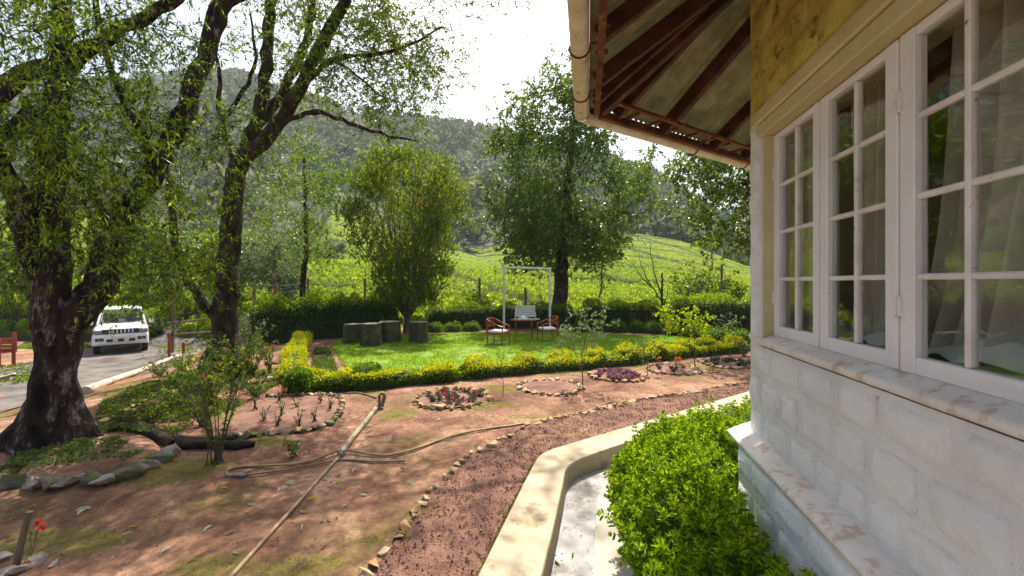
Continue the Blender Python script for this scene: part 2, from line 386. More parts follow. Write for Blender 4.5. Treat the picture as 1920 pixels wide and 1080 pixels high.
ys = np.unique(np.r_[np.arange(-30, -2, 1.0), np.arange(-2, 12, .075), np.arange(12, 20.5, .15)])
V, Q = grid_sheet(xs, ys, earth_h)
me = mesh_np('ground', V, Q, 'earth', True); at_ = me.attributes.new('moss', 'FLOAT', 'POINT'); at_.data.foreach_set('value', moss_f(V[:, 0], V[:, 1]).astype(np.float32))
tag(link('ground', me), kind='structure')
# wide land sheet below everything, out to the horizon
V, Q = grid_sheet(np.linspace(-1500, 1500, 31), np.linspace(-1500, 1500, 31), lambda x, y: np.full(x.shape, -6.0)-.004*np.hypot(x, y))
MT['land'] = surf('land', (.05, .09, .02), (.10, .15, .035), .02, .95, 0)
tag(link('land', mesh_np('land', V, Q, 'land', True)), kind='structure')

# tea terrain: bushes packed in rows over the slopes
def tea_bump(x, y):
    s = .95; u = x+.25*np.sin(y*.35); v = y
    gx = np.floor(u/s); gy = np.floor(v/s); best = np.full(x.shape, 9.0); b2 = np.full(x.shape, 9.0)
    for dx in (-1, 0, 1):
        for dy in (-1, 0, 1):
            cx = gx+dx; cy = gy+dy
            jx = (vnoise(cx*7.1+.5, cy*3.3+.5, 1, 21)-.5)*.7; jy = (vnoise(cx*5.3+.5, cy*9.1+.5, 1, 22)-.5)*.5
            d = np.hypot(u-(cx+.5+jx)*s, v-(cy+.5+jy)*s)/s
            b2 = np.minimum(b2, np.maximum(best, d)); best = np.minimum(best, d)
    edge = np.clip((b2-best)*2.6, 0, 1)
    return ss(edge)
def path_mask(x, y):
    """narrow picking paths that follow the contours"""
    z = y+4*np.sin(x*.06)+3*fbm(x, y, 30, 2, 30)
    per = np.where(y < 60, 11.0, 13.0)
    d1 = np.abs((z/per) % 1-.5)*per*1.0
    q = x+.35*y+3*fbm(x, y, 25, 2, 31); d2 = np.abs((q/19.0) % 1-.5)*19
    return np.minimum(d1, d2)
ycut = 118
def tea_h(x, y):
    e = tea_bump(x, y); fade = np.clip(1.3-y/90, .35, 1)
    pm = ss((path_mask(x, y)-.35-.010*np.maximum(y-50, 0))/.5)
    return H(x, y)+(.12+.42*e*fade+.16*fbm(x, y, .5, 3, 40)*np.clip(1.5-y/60, 0, 1))*pm*ss((y-19.2)/1.0)-.03
nc, nr = 640, 320
pxs = np.linspace(-500, 2150, nc); yr = 19.0*(ycut/19.0)**np.linspace(0, 1, nr)
Yg, Pg = np.meshgrid(yr, pxs, indexing='ij'); Xg = (Pg-CX)/F*Yg
Zg = tea_h(Xg, Yg); V = np.stack([Xg, Yg, Zg], -1).reshape(-1, 3)
i = np.arange(nr-1)[:, None]*nc; j = np.arange(nc-1)[None]; Q = np.stack([i+j, i+j+1, i+nc+j+1, i+nc+j], -1).reshape(-1, 4)
def tea_material():
    m, nt, p = newmat('tea')
    n1 = noise_node(nt, 1.3, 8, .75); r1 = ramp(nt, [(.28, (.045, .10, .003)), (.48, (.19, .28, .004)), (.68, (.40, .46, .006))]); nt.links.new(n1.outputs[0], r1.inputs[0])
    n2 = noise_node(nt, .05, 3, .5); r2 = ramp(nt, [(.35, (.8, .9, .8)), (.65, (1.15, 1.1, .9))]); nt.links.new(n2.outputs[0], r2.inputs[0])
    c = mixc(nt, 1, r1.outputs[0], r2.outputs[0], 'MULTIPLY')
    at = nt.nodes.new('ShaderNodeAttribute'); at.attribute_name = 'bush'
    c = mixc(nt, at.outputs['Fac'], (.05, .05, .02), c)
    nt.links.new(c, p.inputs['Base Color']); p.inputs['Roughness'].default_value = .85; p.inputs['Specular IOR Level'].default_value = .12
    nb = noise_node(nt, 7, 8, .8); b = nt.nodes.new('ShaderNodeBump'); b.inputs['Strength'].default_value = 1; b.inputs['Distance'].default_value = .25
    nt.links.new(nb.outputs[0], b.inputs['Height']); nt.links.new(b.outputs[0], p.inputs['Normal'])
    t = nt.nodes.new('ShaderNodeBsdfTranslucent'); nt.links.new(c, t.inputs[0])
    mx = nt.nodes.new('ShaderNodeMixShader'); mx.inputs[0].default_value = .25
    o = nt.nodes['Material Output']; nt.links.new(p.outputs[0], mx.inputs[1]); nt.links.new(t.outputs[0], mx.inputs[2]); nt.links.new(mx.outputs[0], o.inputs[0])
    return m
MT['tea'] = tea_material()
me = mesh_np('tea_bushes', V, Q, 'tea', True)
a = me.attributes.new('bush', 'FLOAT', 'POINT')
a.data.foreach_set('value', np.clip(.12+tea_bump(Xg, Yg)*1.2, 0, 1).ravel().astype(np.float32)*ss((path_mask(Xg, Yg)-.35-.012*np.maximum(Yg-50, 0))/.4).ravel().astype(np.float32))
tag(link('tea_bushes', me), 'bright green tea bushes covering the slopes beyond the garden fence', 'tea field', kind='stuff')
# leafy tufts over the nearer tea
n = 90000
yy = 20+38*RG.random(n)**1.6; xx = (RG.uniform(-450, 2100, n)-CX)/F*yy
e = tea_bump(xx, yy)*ss((path_mask(xx, yy)-.6)/.3); keep = e > .35; xx, yy = xx[keep], yy[keep]; n = len(xx)
P = np.stack([xx, yy, tea_h(xx, yy)-.02], 1); D = sph(n)*.7+np.array((0, 0, .8))
sz = .09+.0022*yy
V, Q = leaves(P, D, sz*RG.uniform(.7, 1.4, n), sz*.6)
MT['lf_tea'] = leafmat('lf_tea', [(.08, .16, .004), (.17, .27, .005), (.29, .39, .007), (.44, .50, .010)], .5, .75, spec=.15)
tag(link('tea_shoots', mesh_np('tea_shoots', V, Q, 'lf_tea')), 'fresh young shoots on top of the nearer tea bushes', 'tea shoots', kind='stuff')
# far hill
ncx, ncy = 240, 120
pxs = np.linspace(-900, 2600, ncx); yr = (ycut-1)*(900/(ycut-1))**np.linspace(0, 1, ncy)
Yg, Pg = np.meshgrid(yr, pxs, indexing='ij'); Xg = (Pg-CX)/F*Yg
V = np.stack([Xg, Yg, H(Xg, Yg)-.3+2.0*fbm(Xg, Yg, 16, 3, 50)*ss((Yg-ycut)/20)], -1).reshape(-1, 3)
i = np.arange(ncy-1)[:, None]*ncx; j = np.arange(ncx-1)[None]; Q = np.stack([i+j, i+j+1, i+ncx+j+1, i+ncx+j], -1).reshape(-1, 4)
MT['hill'] = surf('hill', (.035, .055, .02), (.10, .12, .05), .09, .95, .8, .6, c3=(.24, .22, .19), spot=.64, spotscale=.05, bdist=2.0, detail=8)
tag(link('hillside', mesh_np('hillside', V, Q, 'hill', True)), kind='structure')
# forest on the hill: ragged crowns, one mass
nT = 9000
yy = 112+330*RG.random(nT)**.75; pp = RG.uniform(-500, 2200, nT); xx = (pp-CX)/F*yy
dn = fbm(xx, yy, 45, 3, 60); slope = np.interp(pp, [450, 560, 620, 720, 800, 1190, 1230, 1400], [0, 30, 35, 25, 0, 0, 0, 0])
keep = (dn > -.35) & (yy > 116+slope*1.2); xx, yy = xx[keep], yy[keep]; nT = len(xx)
hz = H(xx, yy); kk = 34; rad = RG.uniform(2.2, 4.6, nT)
C = np.stack([xx, yy, hz+rad*.9], 1)
dirs = sph(nT*kk).reshape(nT, kk, 3); dirs[:, :, 2] = np.abs(dirs[:, :, 2])*1.1-.25
P = C[:, None]+dirs*rad[:, None, None]*(.65+.5*RG.random((nT, kk, 1)))*np.array((1, 1, 1.15))
P = P.reshape(-1, 3); s_ = np.repeat(rad, kk)*RG.uniform(.28, .6, nT*kk)
A_ = sph(len(P)); B_ = unit(np.cross(A_, sph(len(P))))
V = np.stack([P-A_*s_[:, None]*.6, P+A_*s_[:, None]*.6+B_*s_[:, None]*.2, P+B_*s_[:, None]], 1).reshape(-1, 3)
me = mesh_np('forest', V, np.arange(len(V)).reshape(-1, 3), 'forest'); at_ = me.attributes.new('tone', 'FLOAT', 'POINT'); at_.data.foreach_set('value', np.repeat(RG.random(nT), kk*3).astype(np.float32))
ftn = MT['forest'].node_tree; fa = ftn.nodes.new('ShaderNodeAttribute'); fa.attribute_name = 'tone'
for n_ in ftn.nodes:
    if n_.type == 'VALTORGB': ftn.links.new(fa.outputs['Fac'], n_.inputs[0])
tag(link('forest', me), 'dense hazy forest covering the hill behind the tea fields', 'forest', kind='stuff')

# ------------------------------------------------------------------ DRIVE, LAWN, BEDS (sheets on the ground)
def strip(A, B, n, m, dz, amp=0, sc=.2, follow=True):
    A = resample(A, n); B = resample(B, n); t = np.linspace(0, 1, m)[None, :, None]
    P = A[:, None]*(1-t)+B[:, None]*t; X, Y = P[..., 0], P[..., 1]
    Z = (H(X, Y) if follow else 0)+dz+amp*fbm(X, Y, sc, 3, 70)
    V = np.stack([X, Y, Z], -1).reshape(-1, 3); i = np.arange(n-1)[:, None]*m; j = np.arange(m-1)[None]
    return V, np.stack([i+j, i+j+1, i+m+j+1, i+m+j], -1).reshape(-1, 4)
MT['track'] = surf('track', (.065, .054, .048), (.17, .145, .128), 1.6, .95, .8, 10, c3=(.22, .21, .05), spot=.64, spotscale=1.2, bdist=.03)
dr_r = chaikin([(-8.0, 4.0), (-8.9, 7.6), (-10.3, 10.2), (-12.0, 14.8), (-13.3, 18.0), (-14.5, 22)], 2)
dr_l = chaikin([(-14.5, 4.0), (-15.5, 8), (-16.9, 12), (-18.3, 16.5), (-20, 20), (-22, 24)], 2)
V, Q = strip(dr_l, dr_r, 140, 40, .02, .03, .8); tag(link('driveway', mesh_np('driveway', V, Q, 'track', True)), kind='structure')
lawn_px = [(656, 702), (632, 672), (618, 650), (640, 636), (760, 630), (900, 624), (1080, 624), (1180, 630), (1402, 634), (1402, 652), (1300, 664), (1200, 676), (1060, 690), (950, 698), (860, 706), (760, 722)]
LP = np.array([G(*p)[:2] for p in lawn_px]); 
X, Y = np.meshgrid(np.arange(LP[:, 0].min(), LP[:, 0].max(), .1), np.arange(LP[:, 1].min(), LP[:, 1].max(), .1))
ins = inpoly(X, Y, LP); idx = -np.ones(X.shape, int); idx[ins] = np.arange(ins.sum())
V = np.stack([X[ins], Y[ins], H(X[ins], Y[ins])+.03+.015*fbm(X[ins], Y[ins], .6, 2, 71)], 1)
q = np.stack([idx[:-1, :-1], idx[:-1, 1:], idx[1:, 1:], idx[1:, :-1]], -1).reshape(-1, 4); q = q[(q >= 0).all(1)]
MT['lawn'] = surf('lawn', (.08, .16, .006), (.20, .29, .008), 2.2, .9, .9, 30, c3=(.24, .22, .04), spot=.60, spotscale=1.1, bdist=.03, detail=8, mapscale=(1, 1, 1))
tag(link('lawn', mesh_np('lawn', V, q, 'lawn', True)), kind='structure')
n = 95000; gx = RG.uniform(LP[:, 0].min(), LP[:, 0].max(), n); gy = RG.uniform(LP[:, 1].min(), LP[:, 1].max(), n)
k = inpoly(gx, gy, LP) & (fbm(gx, gy, .5, 4, 72) > -.28+.25*RG.random(n)); gx, gy = gx[k], gy[k]; n = len(gx)
P = np.stack([gx, gy, H(gx, gy)+.025], 1); D = np.stack([RG.normal(size=n)*.5, RG.normal(size=n)*.5, np.ones(n)], 1)
hL = RG.uniform(.03, .07, n); S = unit(np.cross(unit(D), sph(n))); wd = .012
V = np.stack([P-S*wd, P+S*wd, P+unit(D)*hL[:, None]], 1).reshape(-1, 3)
tag(link('lawn_grass', mesh_np('lawn_grass', V, np.arange(len(V)).reshape(-1, 3), 'grass')), 'short bright grass blades of the lawn', 'grass', kind='stuff')

# stone row and the dug soil strip along the kerb
row_px = [(655, 1130), (700, 1075), (735, 1030), (765, 985), (790, 950), (815, 920), (850, 880), (875, 860), (905, 845), (950, 818), (980, 803), (1020, 792), (1080, 779), (1140, 766), (1200, 752), (1250, 743), (1310, 738), (1350, 726), (1405, 719)]
row = chaikin([G(*p)[:2] for p in row_px], 2)
MT['soil'] = surf('soil', (.115, .052, .036), (.26, .135, .09), 3, .95, .9, 34, c3=(.14, .14, .03), spot=.66, spotscale=3, bdist=.03, detail=9)
ko = KO[(KO[:, 1] > 1.5) & (KO[:, 0] < 6.2)]
V, Q = strip(row, ko, 260, 26, .012, .03, .12); tag(link('soil_bed', mesh_np('soil_bed', V, Q, 'soil', True)), kind='structure')
n = 12000; t = RG.random(n); s = RG.random(n); A = resample(row, 400); B = resample(ko, 400); ii = (t*399).astype(int)
P = A[ii]*(1-s[:, None])+B[ii]*s[:, None]; r_ = RG.uniform(.003, .007, n)*RG.choice([1, 1, 1, 1.6, 2.2], n)
P3 = np.stack([P[:, 0], P[:, 1], H(P[:, 0], P[:, 1])+.02], 1)
O = np.array([(1, 0, 0), (-.5, .87, 0), (-.5, -.87, 0), (0, 0, 1)])
V = (P3[:, None]+(O[None]+RG.normal(size=(n, 4, 3))*.2)*r_[:, None, None]).reshape(-1, 3); b = np.arange(n)[:, None]*4
Q = np.concatenate([b+np.array([[0, 1, 3]]), b+np.array([[1, 2, 3]]), b+np.array([[2, 0, 3]])])
tag(link('soil_clods', mesh_np('soil_clods', V, Q, 'soil')), 'loose crumbs of red soil in the strip beside the kerb', 'soil crumbs', kind='stuff')
# small grit over the earth in front
n = 15000; gx = RG.uniform(-7, 4.5, n); gy = RG.uniform(2.4, 9.5, n); k = ~inpoly(gx, gy, patio_poly) & (fbm(gx, gy, .8, 3, 77) > -.1); gx, gy = gx[k], gy[k]; n = len(gx)
r_ = RG.uniform(.002, .008, n)*RG.choice([1, 1, 1, 2], n); P3 = np.stack([gx, gy, earth_h(gx, gy)+.001], 1)
V = (P3[:, None]+(O[None]+RG.normal(size=(n, 4, 3))*.25)*r_[:, None, None]).reshape(-1, 3); b = np.arange(n)[:, None]*4
Q = np.concatenate([b+np.array([[0, 1, 3]]), b+np.array([[1, 2, 3]]), b+np.array([[2, 0, 3]])])
MT['grit'] = surf('grit', (.22, .13, .09), (.45, .33, .26), 8, .9, .2, 40)
tag(link('grit', mesh_np('grit', V, Q, 'grit')), 'small grit scattered over the red earth path', 'grit', kind='stuff')

# moss tufts and leaf litter lying about
n = 60000; gx = RG.uniform(-6.5, 6, n); gy = 2.3+9*RG.random(n)**1.3; k = ~inpoly(gx, gy, patio_poly) & (moss_f(gx, gy) > .5+.2*RG.random(n)) & (fbm(gx, gy, .12, 2, 123) > -.15); gx, gy = gx[k], gy[k]; n = len(gx)
P = np.stack([gx, gy, earth_h(gx, gy)-.003], 1); D = sph(n)*.8+np.array((0, 0, .7)); V, Q = leaves(P, D, RG.uniform(.008, .022, n), .008)
MT['moss'] = leafmat('moss', [(.06, .075, .008), (.12, .14, .012), (.22, .22, .02)], .3, .8, spec=.1)
kk_ = resample(KO[KO[:, 1] > 1.5], 900); kq = kk_[RG.integers(0, 900, 7000)]+RG.normal(size=(7000, 2))*.012-np.array((.02, 0)); P2 = np.c_[kq, np.full(7000, .0)]; V2, Q2 = leaves(P2, sph(7000)*.6+(-.3, .2, .9), RG.uniform(.01, .035, 7000), .007)
Q = np.concatenate([Q, Q2+len(V)]); V = np.concatenate([V, V2])
tag(link('moss', mesh_np('moss', V, Q, 'moss')), 'moss and tiny weeds growing in patches on the red path', 'moss', kind='stuff')
n = 5200; gx = RG.uniform(-7, 5.5, n); gy = 2.3+9.5*RG.random(n); k = ~inpoly(gx, gy, patio_poly) & (fbm(gx, gy, 1.2, 3, 124) > -.1); gx, gy = gx[k], gy[k]; n = len(gx)
P = np.stack([gx, gy, earth_h(gx, gy)+.004], 1); D = sph(n)*(1, 1, .15); V, Q = leaves(P, D, RG.uniform(.012, .04, n), RG.uniform(.004, .014, n), side=np.stack([D[:, 1], -D[:, 0], 0*gx], 1)*0+np.array((0, 0, 1.)))
MT['litter'] = leafmat('litter', [(.07, .035, .02), (.16, .09, .045), (.30, .20, .10), (.42, .36, .22)], .1, .8, spec=.15)
m3 = 260; q = RG.random((m3, 2)); kA = resample(KI, 400)[100:260]; kB = resample(np.array([(-.70, -2.2), (.55, 2.89), (.86, 4.35), (1.08, 4.72), (1.5, 5.05), (4.3, 6.93), (8.4, 9.75)]), 400)[100:260]; ii = (q[:, 0]*159).astype(int)
pp_ = kA[ii]*(1-.1-q[:, 1:]**2*.85)+kB[ii]*(.1+q[:, 1:]**2*.85); V2, Q2 = leaves(np.c_[pp_, np.full(m3, -.128)], sph(m3)*(1, 1, .1), RG.uniform(.008, .025, m3), .008)
Q = np.concatenate([Q, Q2+len(V)]); V = np.concatenate([V, V2])
tag(link('leaf_litter', mesh_np('leaf_litter', V, Q, 'litter')), 'dry twigs and crumbled leaf litter over the red path', 'leaf litter', kind='stuff')
# kerb, channel, slab
MT['concrete'] = surf('concrete', (.32, .26, .16), (.47, .41, .30), 2.2, .85, .35, 40, c3=(.27, .19, .09), spot=.585, spotscale=2.2, bdist=.006, detail=7)
MT['cement'] = surf('cement', (.19, .18, .175), (.33, .315, .31), 3, .6, .2, 40, bdist=.003, c3=(.13, .11, .09), spot=.57, spotscale=3.5, detail=7)
MT['slab'] = surf('slab', (.32, .285, .22), (.46, .42, .34), 2.5, .8, .25, 40, bdist=.004, c3=(.40, .28, .15), spot=.66, spotscale=2, detail=7)
n = 160; A = resample(KO, n); B = resample(KI, n); zt = .065
prof = lambda a, b: [(*a, -.2), (*a, zt-.012), (*(a*.975+b*.025), zt), (*(a*.02+b*.98), zt-.004), (*b, zt-.018), (*(b+(b-a)*.02), -.14)]
V = np.array([prof(a, b) for a, b in zip(A, B)]).reshape(-1, 3); i = np.arange(n-1)[:, None]*6; j = np.arange(5)[None]
Q = np.stack([i+j, i+j+1, i+6+j+1, i+6+j], -1).reshape(-1, 4)
tag(link('kerb', mesh_np('kerb', V, Q, 'concrete', False)), kind='structure')
KJ = chaikin([(-.70, -2.2), (.55, 2.89), (.86, 4.35), (1.08, 4.72), (1.5, 5.05), (4.3, 6.93), (8.4, 9.75)], 3)
B2 = resample(KJ, n)
def flat(A, B, z, nm, mat):
    n = len(A); V = np.concatenate([np.c_[A, np.full(n, z)], np.c_[B, np.full(n, z)]]); i = np.arange(n-1)
    tag(link(nm, mesh_np(nm, V, np.stack([i, i+1, i+1+n, i+n], 1), mat)), kind='structure')
flat(B, B2+(B2-B)*.05, -.135, 'drain_channel', 'cement')
# slab with a small step down to the channel
Wl = resample(np.array([(.4, -2.2), (1.05, 0), (1.45, 2.2), (1.62, 3.4), (2.2, 3.9), (6, 6.4), (9, 8.6)]), n)
V = np.concatenate([np.c_[B2, np.full(n, -.2)], np.c_[B2, np.full(n, -.112)], np.c_[B2+(Wl-B2)*.012, np.full(n, -.106)], np.c_[Wl, np.full(n, -.10)]])
i = np.arange(n-1); Q = np.concatenate([np.stack([i+k*n, i+1+k*n, i+1+(k+1)*n, i+(k+1)*n], 1) for k in range(3)])
tag(link('pavement', mesh_np('pavement', V, Q, 'slab')), kind='structure')

# ------------------------------------------------------------------ HOUSE
d1 = np.array((.1724, .985)); n1 = np.array((-.985, .1724)); CN = np.array((.985, -.1724))*1.2+d1*3.464
a2 = np.array((.829, .559)); n2 = np.array((-.559, .829))
def FP(f, s, o, z):
    s = np.asarray(s, float); o = np.asarray(o, float); z = np.asarray(z, float)+0*s
    b = (CN-d1*s[..., None]+n1*o[..., None]) if f == 1 else (CN+a2*s[..., None]+n2*o[..., None])
    return np.concatenate([b, z[..., None]], -1)
def AX(f):
    a, n_ = ((-d1, n1) if f == 1 else (a2, n2)); return np.array([(*a, 0), (*n_, 0), (0, 0, 1)])
def fbox(mb, f, s0, s1, o0, o1, z0, z1, m=0, bev=0):
    return mb.box(FP(f, np.array((s0+s1)/2), np.array((o0+o1)/2), (z0+z1)/2), ((s1-s0)/2, abs(o1-o0)/2, (z1-z0)/2), AX(f), m, bev)
def paint(name, c1, c2, stain, spot, sc=5, bump=.8, rough=.75, bd=.012, low=None):
    return surf(name, c1, c2, 2.5, rough, bump, 38, c3=stain, spot=spot, spotscale=sc, bdist=bd, detail=7)
MT['white_stone'] = paint('white_stone', (.66, .665, .68), (.79, .795, .805), (.60, .50, .45), .69, 6, .9)
MT['bounce_lit_stone'] = paint('bounce_lit_stone', (.42, .35, .07), (.66, .57, .15), (.22, .17, .03), .59, 7, 1.0, bd=.02)  # white stone with yellow bounced light under the eave put into its colour, plus staining
MT['bounce_lit_plain'] = paint('bounce_lit_plain', (.48, .42, .22), (.60, .53, .32), (.36, .29, .12), .64, 6, .3)  # lintel and reveal: the warm bounced light is part of the colour
MT['ledge'] = paint('ledge', (.66, .60, .55), (.76, .73, .70), (.56, .42, .33), .575, 9, .5)
MT['mortar'] = paint('mortar', (.60, .60, .605), (.72, .72, .725), (.4, .3, .23), .69, 4, .6)
MT['bounce_lit_mortar'] = paint('bounce_lit_mortar', (.40, .31, .08), (.56, .46, .16), (.2, .13, .03), .62, 6, .8)  # joints tinted with the same yellow bounced light
MT['paint_white'] = surf('paint_white', (.68, .67, .70), (.76, .75, .78), 3, .45, .25, 45, c3=(.40, .22, .16), spot=.70, spotscale=30, bdist=.004, detail=7)
MT['putty'] = surf('putty', (.62, .58, .55), (.76, .74, .74), 6, .6, .5, 50, c3=(.16, .10, .08), spot=.66, spotscale=26, bdist=.004, detail=7)
MT['dark_iron'] = plain('dark_iron', (.03, .025, .03), .5, .6)
MT['room'] = surf('room', (.20, .17, .12), (.27, .23, .17), 1, .9, 0)
MT['curtain'] = leafmat('curtain', [(.56, .54, .49), (.60, .58, .53)], .2, .9, 1.0, .1)
MT['cloth'] = surf('cloth', (.72, .73, .66), (.80, .80, .74), 3, .95, .3, 20)
MT['rust'] = surf('rust', (.06, .02, .010), (.20, .065, .02), 7, .85, .6, 25, c3=(.45, .24, .05), spot=.64, spotscale=8, bdist=.01)
MT['rafter'] = surf('rafter', (.035, .012, .008), (.12, .038, .018), 5, .75, .5, 22, c3=(.32, .14, .05), spot=.66, spotscale=5, bdist=.008)
MT['sheet'] = surf('sheet', (.15, .155, .08), (.33, .32, .17), 5, .7, .3, 30, c3=(.25, .15, .06), spot=.60, spotscale=4, bdist=.004, metal=.1)
MT['gutter'] = surf('gutter', (.52, .44, .28), (.66, .60, .44), 4, .5, .15, 30, c3=(.20, .22, .06), spot=.60, spotscale=7, mapscale=None)
def glass_mat(nm='window_glass', ior=2.5):
    m, nt, p = newmat(nm); nt.nodes.remove(p); o = nt.nodes['Material Output']
    fr = nt.nodes.new('ShaderNodeFresnel'); gb = nt.nodes.new('ShaderNodeNewGeometry'); mi = nt.nodes.new('ShaderNodeMix'); mi.data_type = 'FLOAT'
    nt.links.new(gb.outputs['Backfacing'], mi.inputs[0]); mi.inputs[2].default_value = ior; mi.inputs[3].default_value = 1/ior; nt.links.new(mi.outputs[0], fr.inputs[0])
    t = nt.nodes.new('ShaderNodeBsdfTransparent'); t.inputs[0].default_value = (.95, .97, .95, 1)
    g = nt.nodes.new('ShaderNodeBsdfGlossy'); g.inputs['Roughness'].default_value = .02
    nb = noise_node(nt, 3.5, 2, .5); b = nt.nodes.new('ShaderNodeBump'); b.inputs['Strength'].default_value = .12; b.inputs['Distance'].default_value = .02
    nt.links.new(nb.outputs[0], b.inputs['Height']); nt.links.new(b.outputs[0], g.inputs['Normal'])
    mx = nt.nodes.new('ShaderNodeMixShader'); nt.links.new(fr.outputs[0], mx.inputs[0]); nt.links.new(t.outputs[0], mx.inputs[1]); nt.links.new(g.outputs[0], mx.inputs[2])
    nt.links.new(mx.outputs[0], o.inputs[0]); return m
MT['glass'] = glass_mat(); MT['car_glass'] = glass_mat('car_glass', 1.4)
house = thing('house', (3.2, 2.6, -.1), 'white painted stone house with tin roofed eaves and a long paned window', 'house')
ZP, ZS, ZH, ZT = .935, 1.60, 3.12, 4.38
W0, W1 = .209, 2.68          # window opening along the wall
mb = MB()
fbox(mb, 1, 0, 6, -.36, -.012, ZP-.05, ZS)                       # below the window
fbox(mb, 1, 0, W0, -.36, -.012, ZS, 3.2); fbox(mb, 1, W1, 6, -.36, -.012, ZS, 3.2)
fbox(mb, 2, .004, 3.4, -.36, -.012, ZP-.05, ZT+.1)
wall = part('wall', mb.mesh('wall', 'mortar'), house)
mb = MB(); fbox(mb, 1, .0, 6, -.36, -.012, 3.202, ZT+.1); part('upper_wall', mb.mesh('upper_wall', 'bounce_lit_mortar'), house)
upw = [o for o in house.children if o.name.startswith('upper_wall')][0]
mb = MB(); fbox(mb, 1, .11, 6, -.05, .108, -.3, ZP-.022); fbox(mb, 2, .10, 3.4, -.05, .108, -.3, ZP-.022)
plinth = part('plinth', mb.mesh('plinth', 'mortar'), house)
mb = MB()
led = [(o, z) for o, z in ((-.03, ZP+.014), (.115, ZP-.002), (.135, ZP-.014), (.135, ZP-.045), (.10, ZP-.05))]
ms = np.tan(R(22.45))
for f in (1, 2):
    sN = np.linspace(0, 1, 40)
    rows = [FP(f, -o*ms+(6+o*ms)*sN if f == 1 else -o*ms+(3.4+o*ms)*sN, np.full(40, o), z+.004*fbm(sN*20, sN*0, .6, 2, 80+f)) for o, z in led]
    V = np.concatenate(rows); i = np.arange(39); mb.add(V, np.concatenate([np.stack([i+k*40, i+1+k*40, i+1+(k+1)*40, i+(k+1)*40], 1) for k in range(4)]))
part('plinth_ledge', mb.mesh('plinth_ledge', 'ledge', True), house)
def wob(s, z): return .014*fbm(s*1.0, z*3.0, .5, 3, 90)*2
def stone(f, s0, s1, z0, z1, o, m, parent, rnd=.018, seed=0):
    nx, nz = 9, 7; g = .008; s0 += RG.normal()*.004*(s0 > .1); o = o+RG.normal()*.003
    S = np.linspace(s0+g, s1-g, nx); Zz = np.linspace(z0+g, z1-g, nz); A, B = np.meshgrid(S, Zz)
    u = np.linspace(-1, 1, nx)[None]; v = np.linspace(-1, 1, nz)[:, None]
    edge = np.maximum(np.abs(u), np.abs(v)); O_ = o+rnd*(1-edge**6)*.9+rnd*.9*fbm(A+seed*3.1, B+seed, .09, 3, 91)-.014*(edge > .99)
    zz = B+wob(A, B*0+np.where(v < 0, z0, z1)); V = FP(f, A, O_, 0*A); V[..., 2] = zz
    Vb = FP(f, A, O_*0+o-.035, 0*A); Vb[..., 2] = zz
    V = V.reshape(-1, 3); i = np.arange(nz-1)[:, None]*nx; j = np.arange(nx-1)[None]
    Q = [np.stack([i+j, i+j+1, i+nx+j+1, i+nx+j], -1).reshape(-1, 4)]
    rim = list(range(nx))+[k*nx+nx-1 for k in range(1, nz)]+[(nz-1)*nx+k for k in range(nx-2, -1, -1)]+[k*nx for k in range(nz-2, 0, -1)]
    n0 = len(V); V = np.concatenate([V, Vb.reshape(-1, 3)[rim]]); L = len(rim)
    Q.append(np.array([(rim[k], rim[(k+1) % L], n0+(k+1) % L, n0+k) for k in range(L)]))
    return part('stone', mesh_np('stone', V, np.concatenate(Q), m, True), parent)
def courses(f, sA, sB, zs, o, m, parent, wmin=.2, wmax=.42, off=0):
    for k in range(len(zs)-1):
        s = sA; first = True
        while s < sB-.05:
            wd = random.uniform(wmin, wmax)*(.6 if first and k % 2 else 1); first = False
            e = min(s+wd, sB)
            if sB-e < .12: e = sB
            stone(f, s, e, zs[k], zs[k+1], o, m, parent, seed=random.random()*9); s = e
courses(1, .005, 4.2, [ZP+.012, 1.155, 1.38, ZS-.004], -.012, 'white_stone', wall)
courses(2, .005, 2.2, [ZP+.012, 1.155, 1.38, 1.62, 1.86, 2.10, 2.34, 2.6, 2.85, 3.1, 3.35, 3.6, 3.85], -.012, 'white_stone', wall, .3, .5)
zz = list(np.linspace(ZS, 3.22, 8))
courses(1, .005, W0-.012, zz, -.012, 'white_stone', wall, .5, .6)
courses(1, .005, .60, [3.22, 3.47, 3.73], -.012, 'bounce_lit_stone', wall, .2, .35)
courses(1, .60, 3.6, [3.27, 3.50, 3.73], -.012, 'bounce_lit_stone', upw, .3, .5)
courses(1, .005, 3.6, [3.73, 3.98, 4.22, 4.42], -.012, 'bounce_lit_stone', upw, .3, .5)
courses(1, W1+.02, 3.6, zz[:-1]+[3.26], -.012, 'white_stone', wall, .3, .45)
courses(1, .11, 3.9, [-.1, .16, .42, .67, ZP-.05], .106, 'white_stone', plinth, .28, .5)
courses(2, .11, 2.2, [-.1, .16, .42, .67, ZP-.05], .106, 'white_stone', plinth, .3, .5)
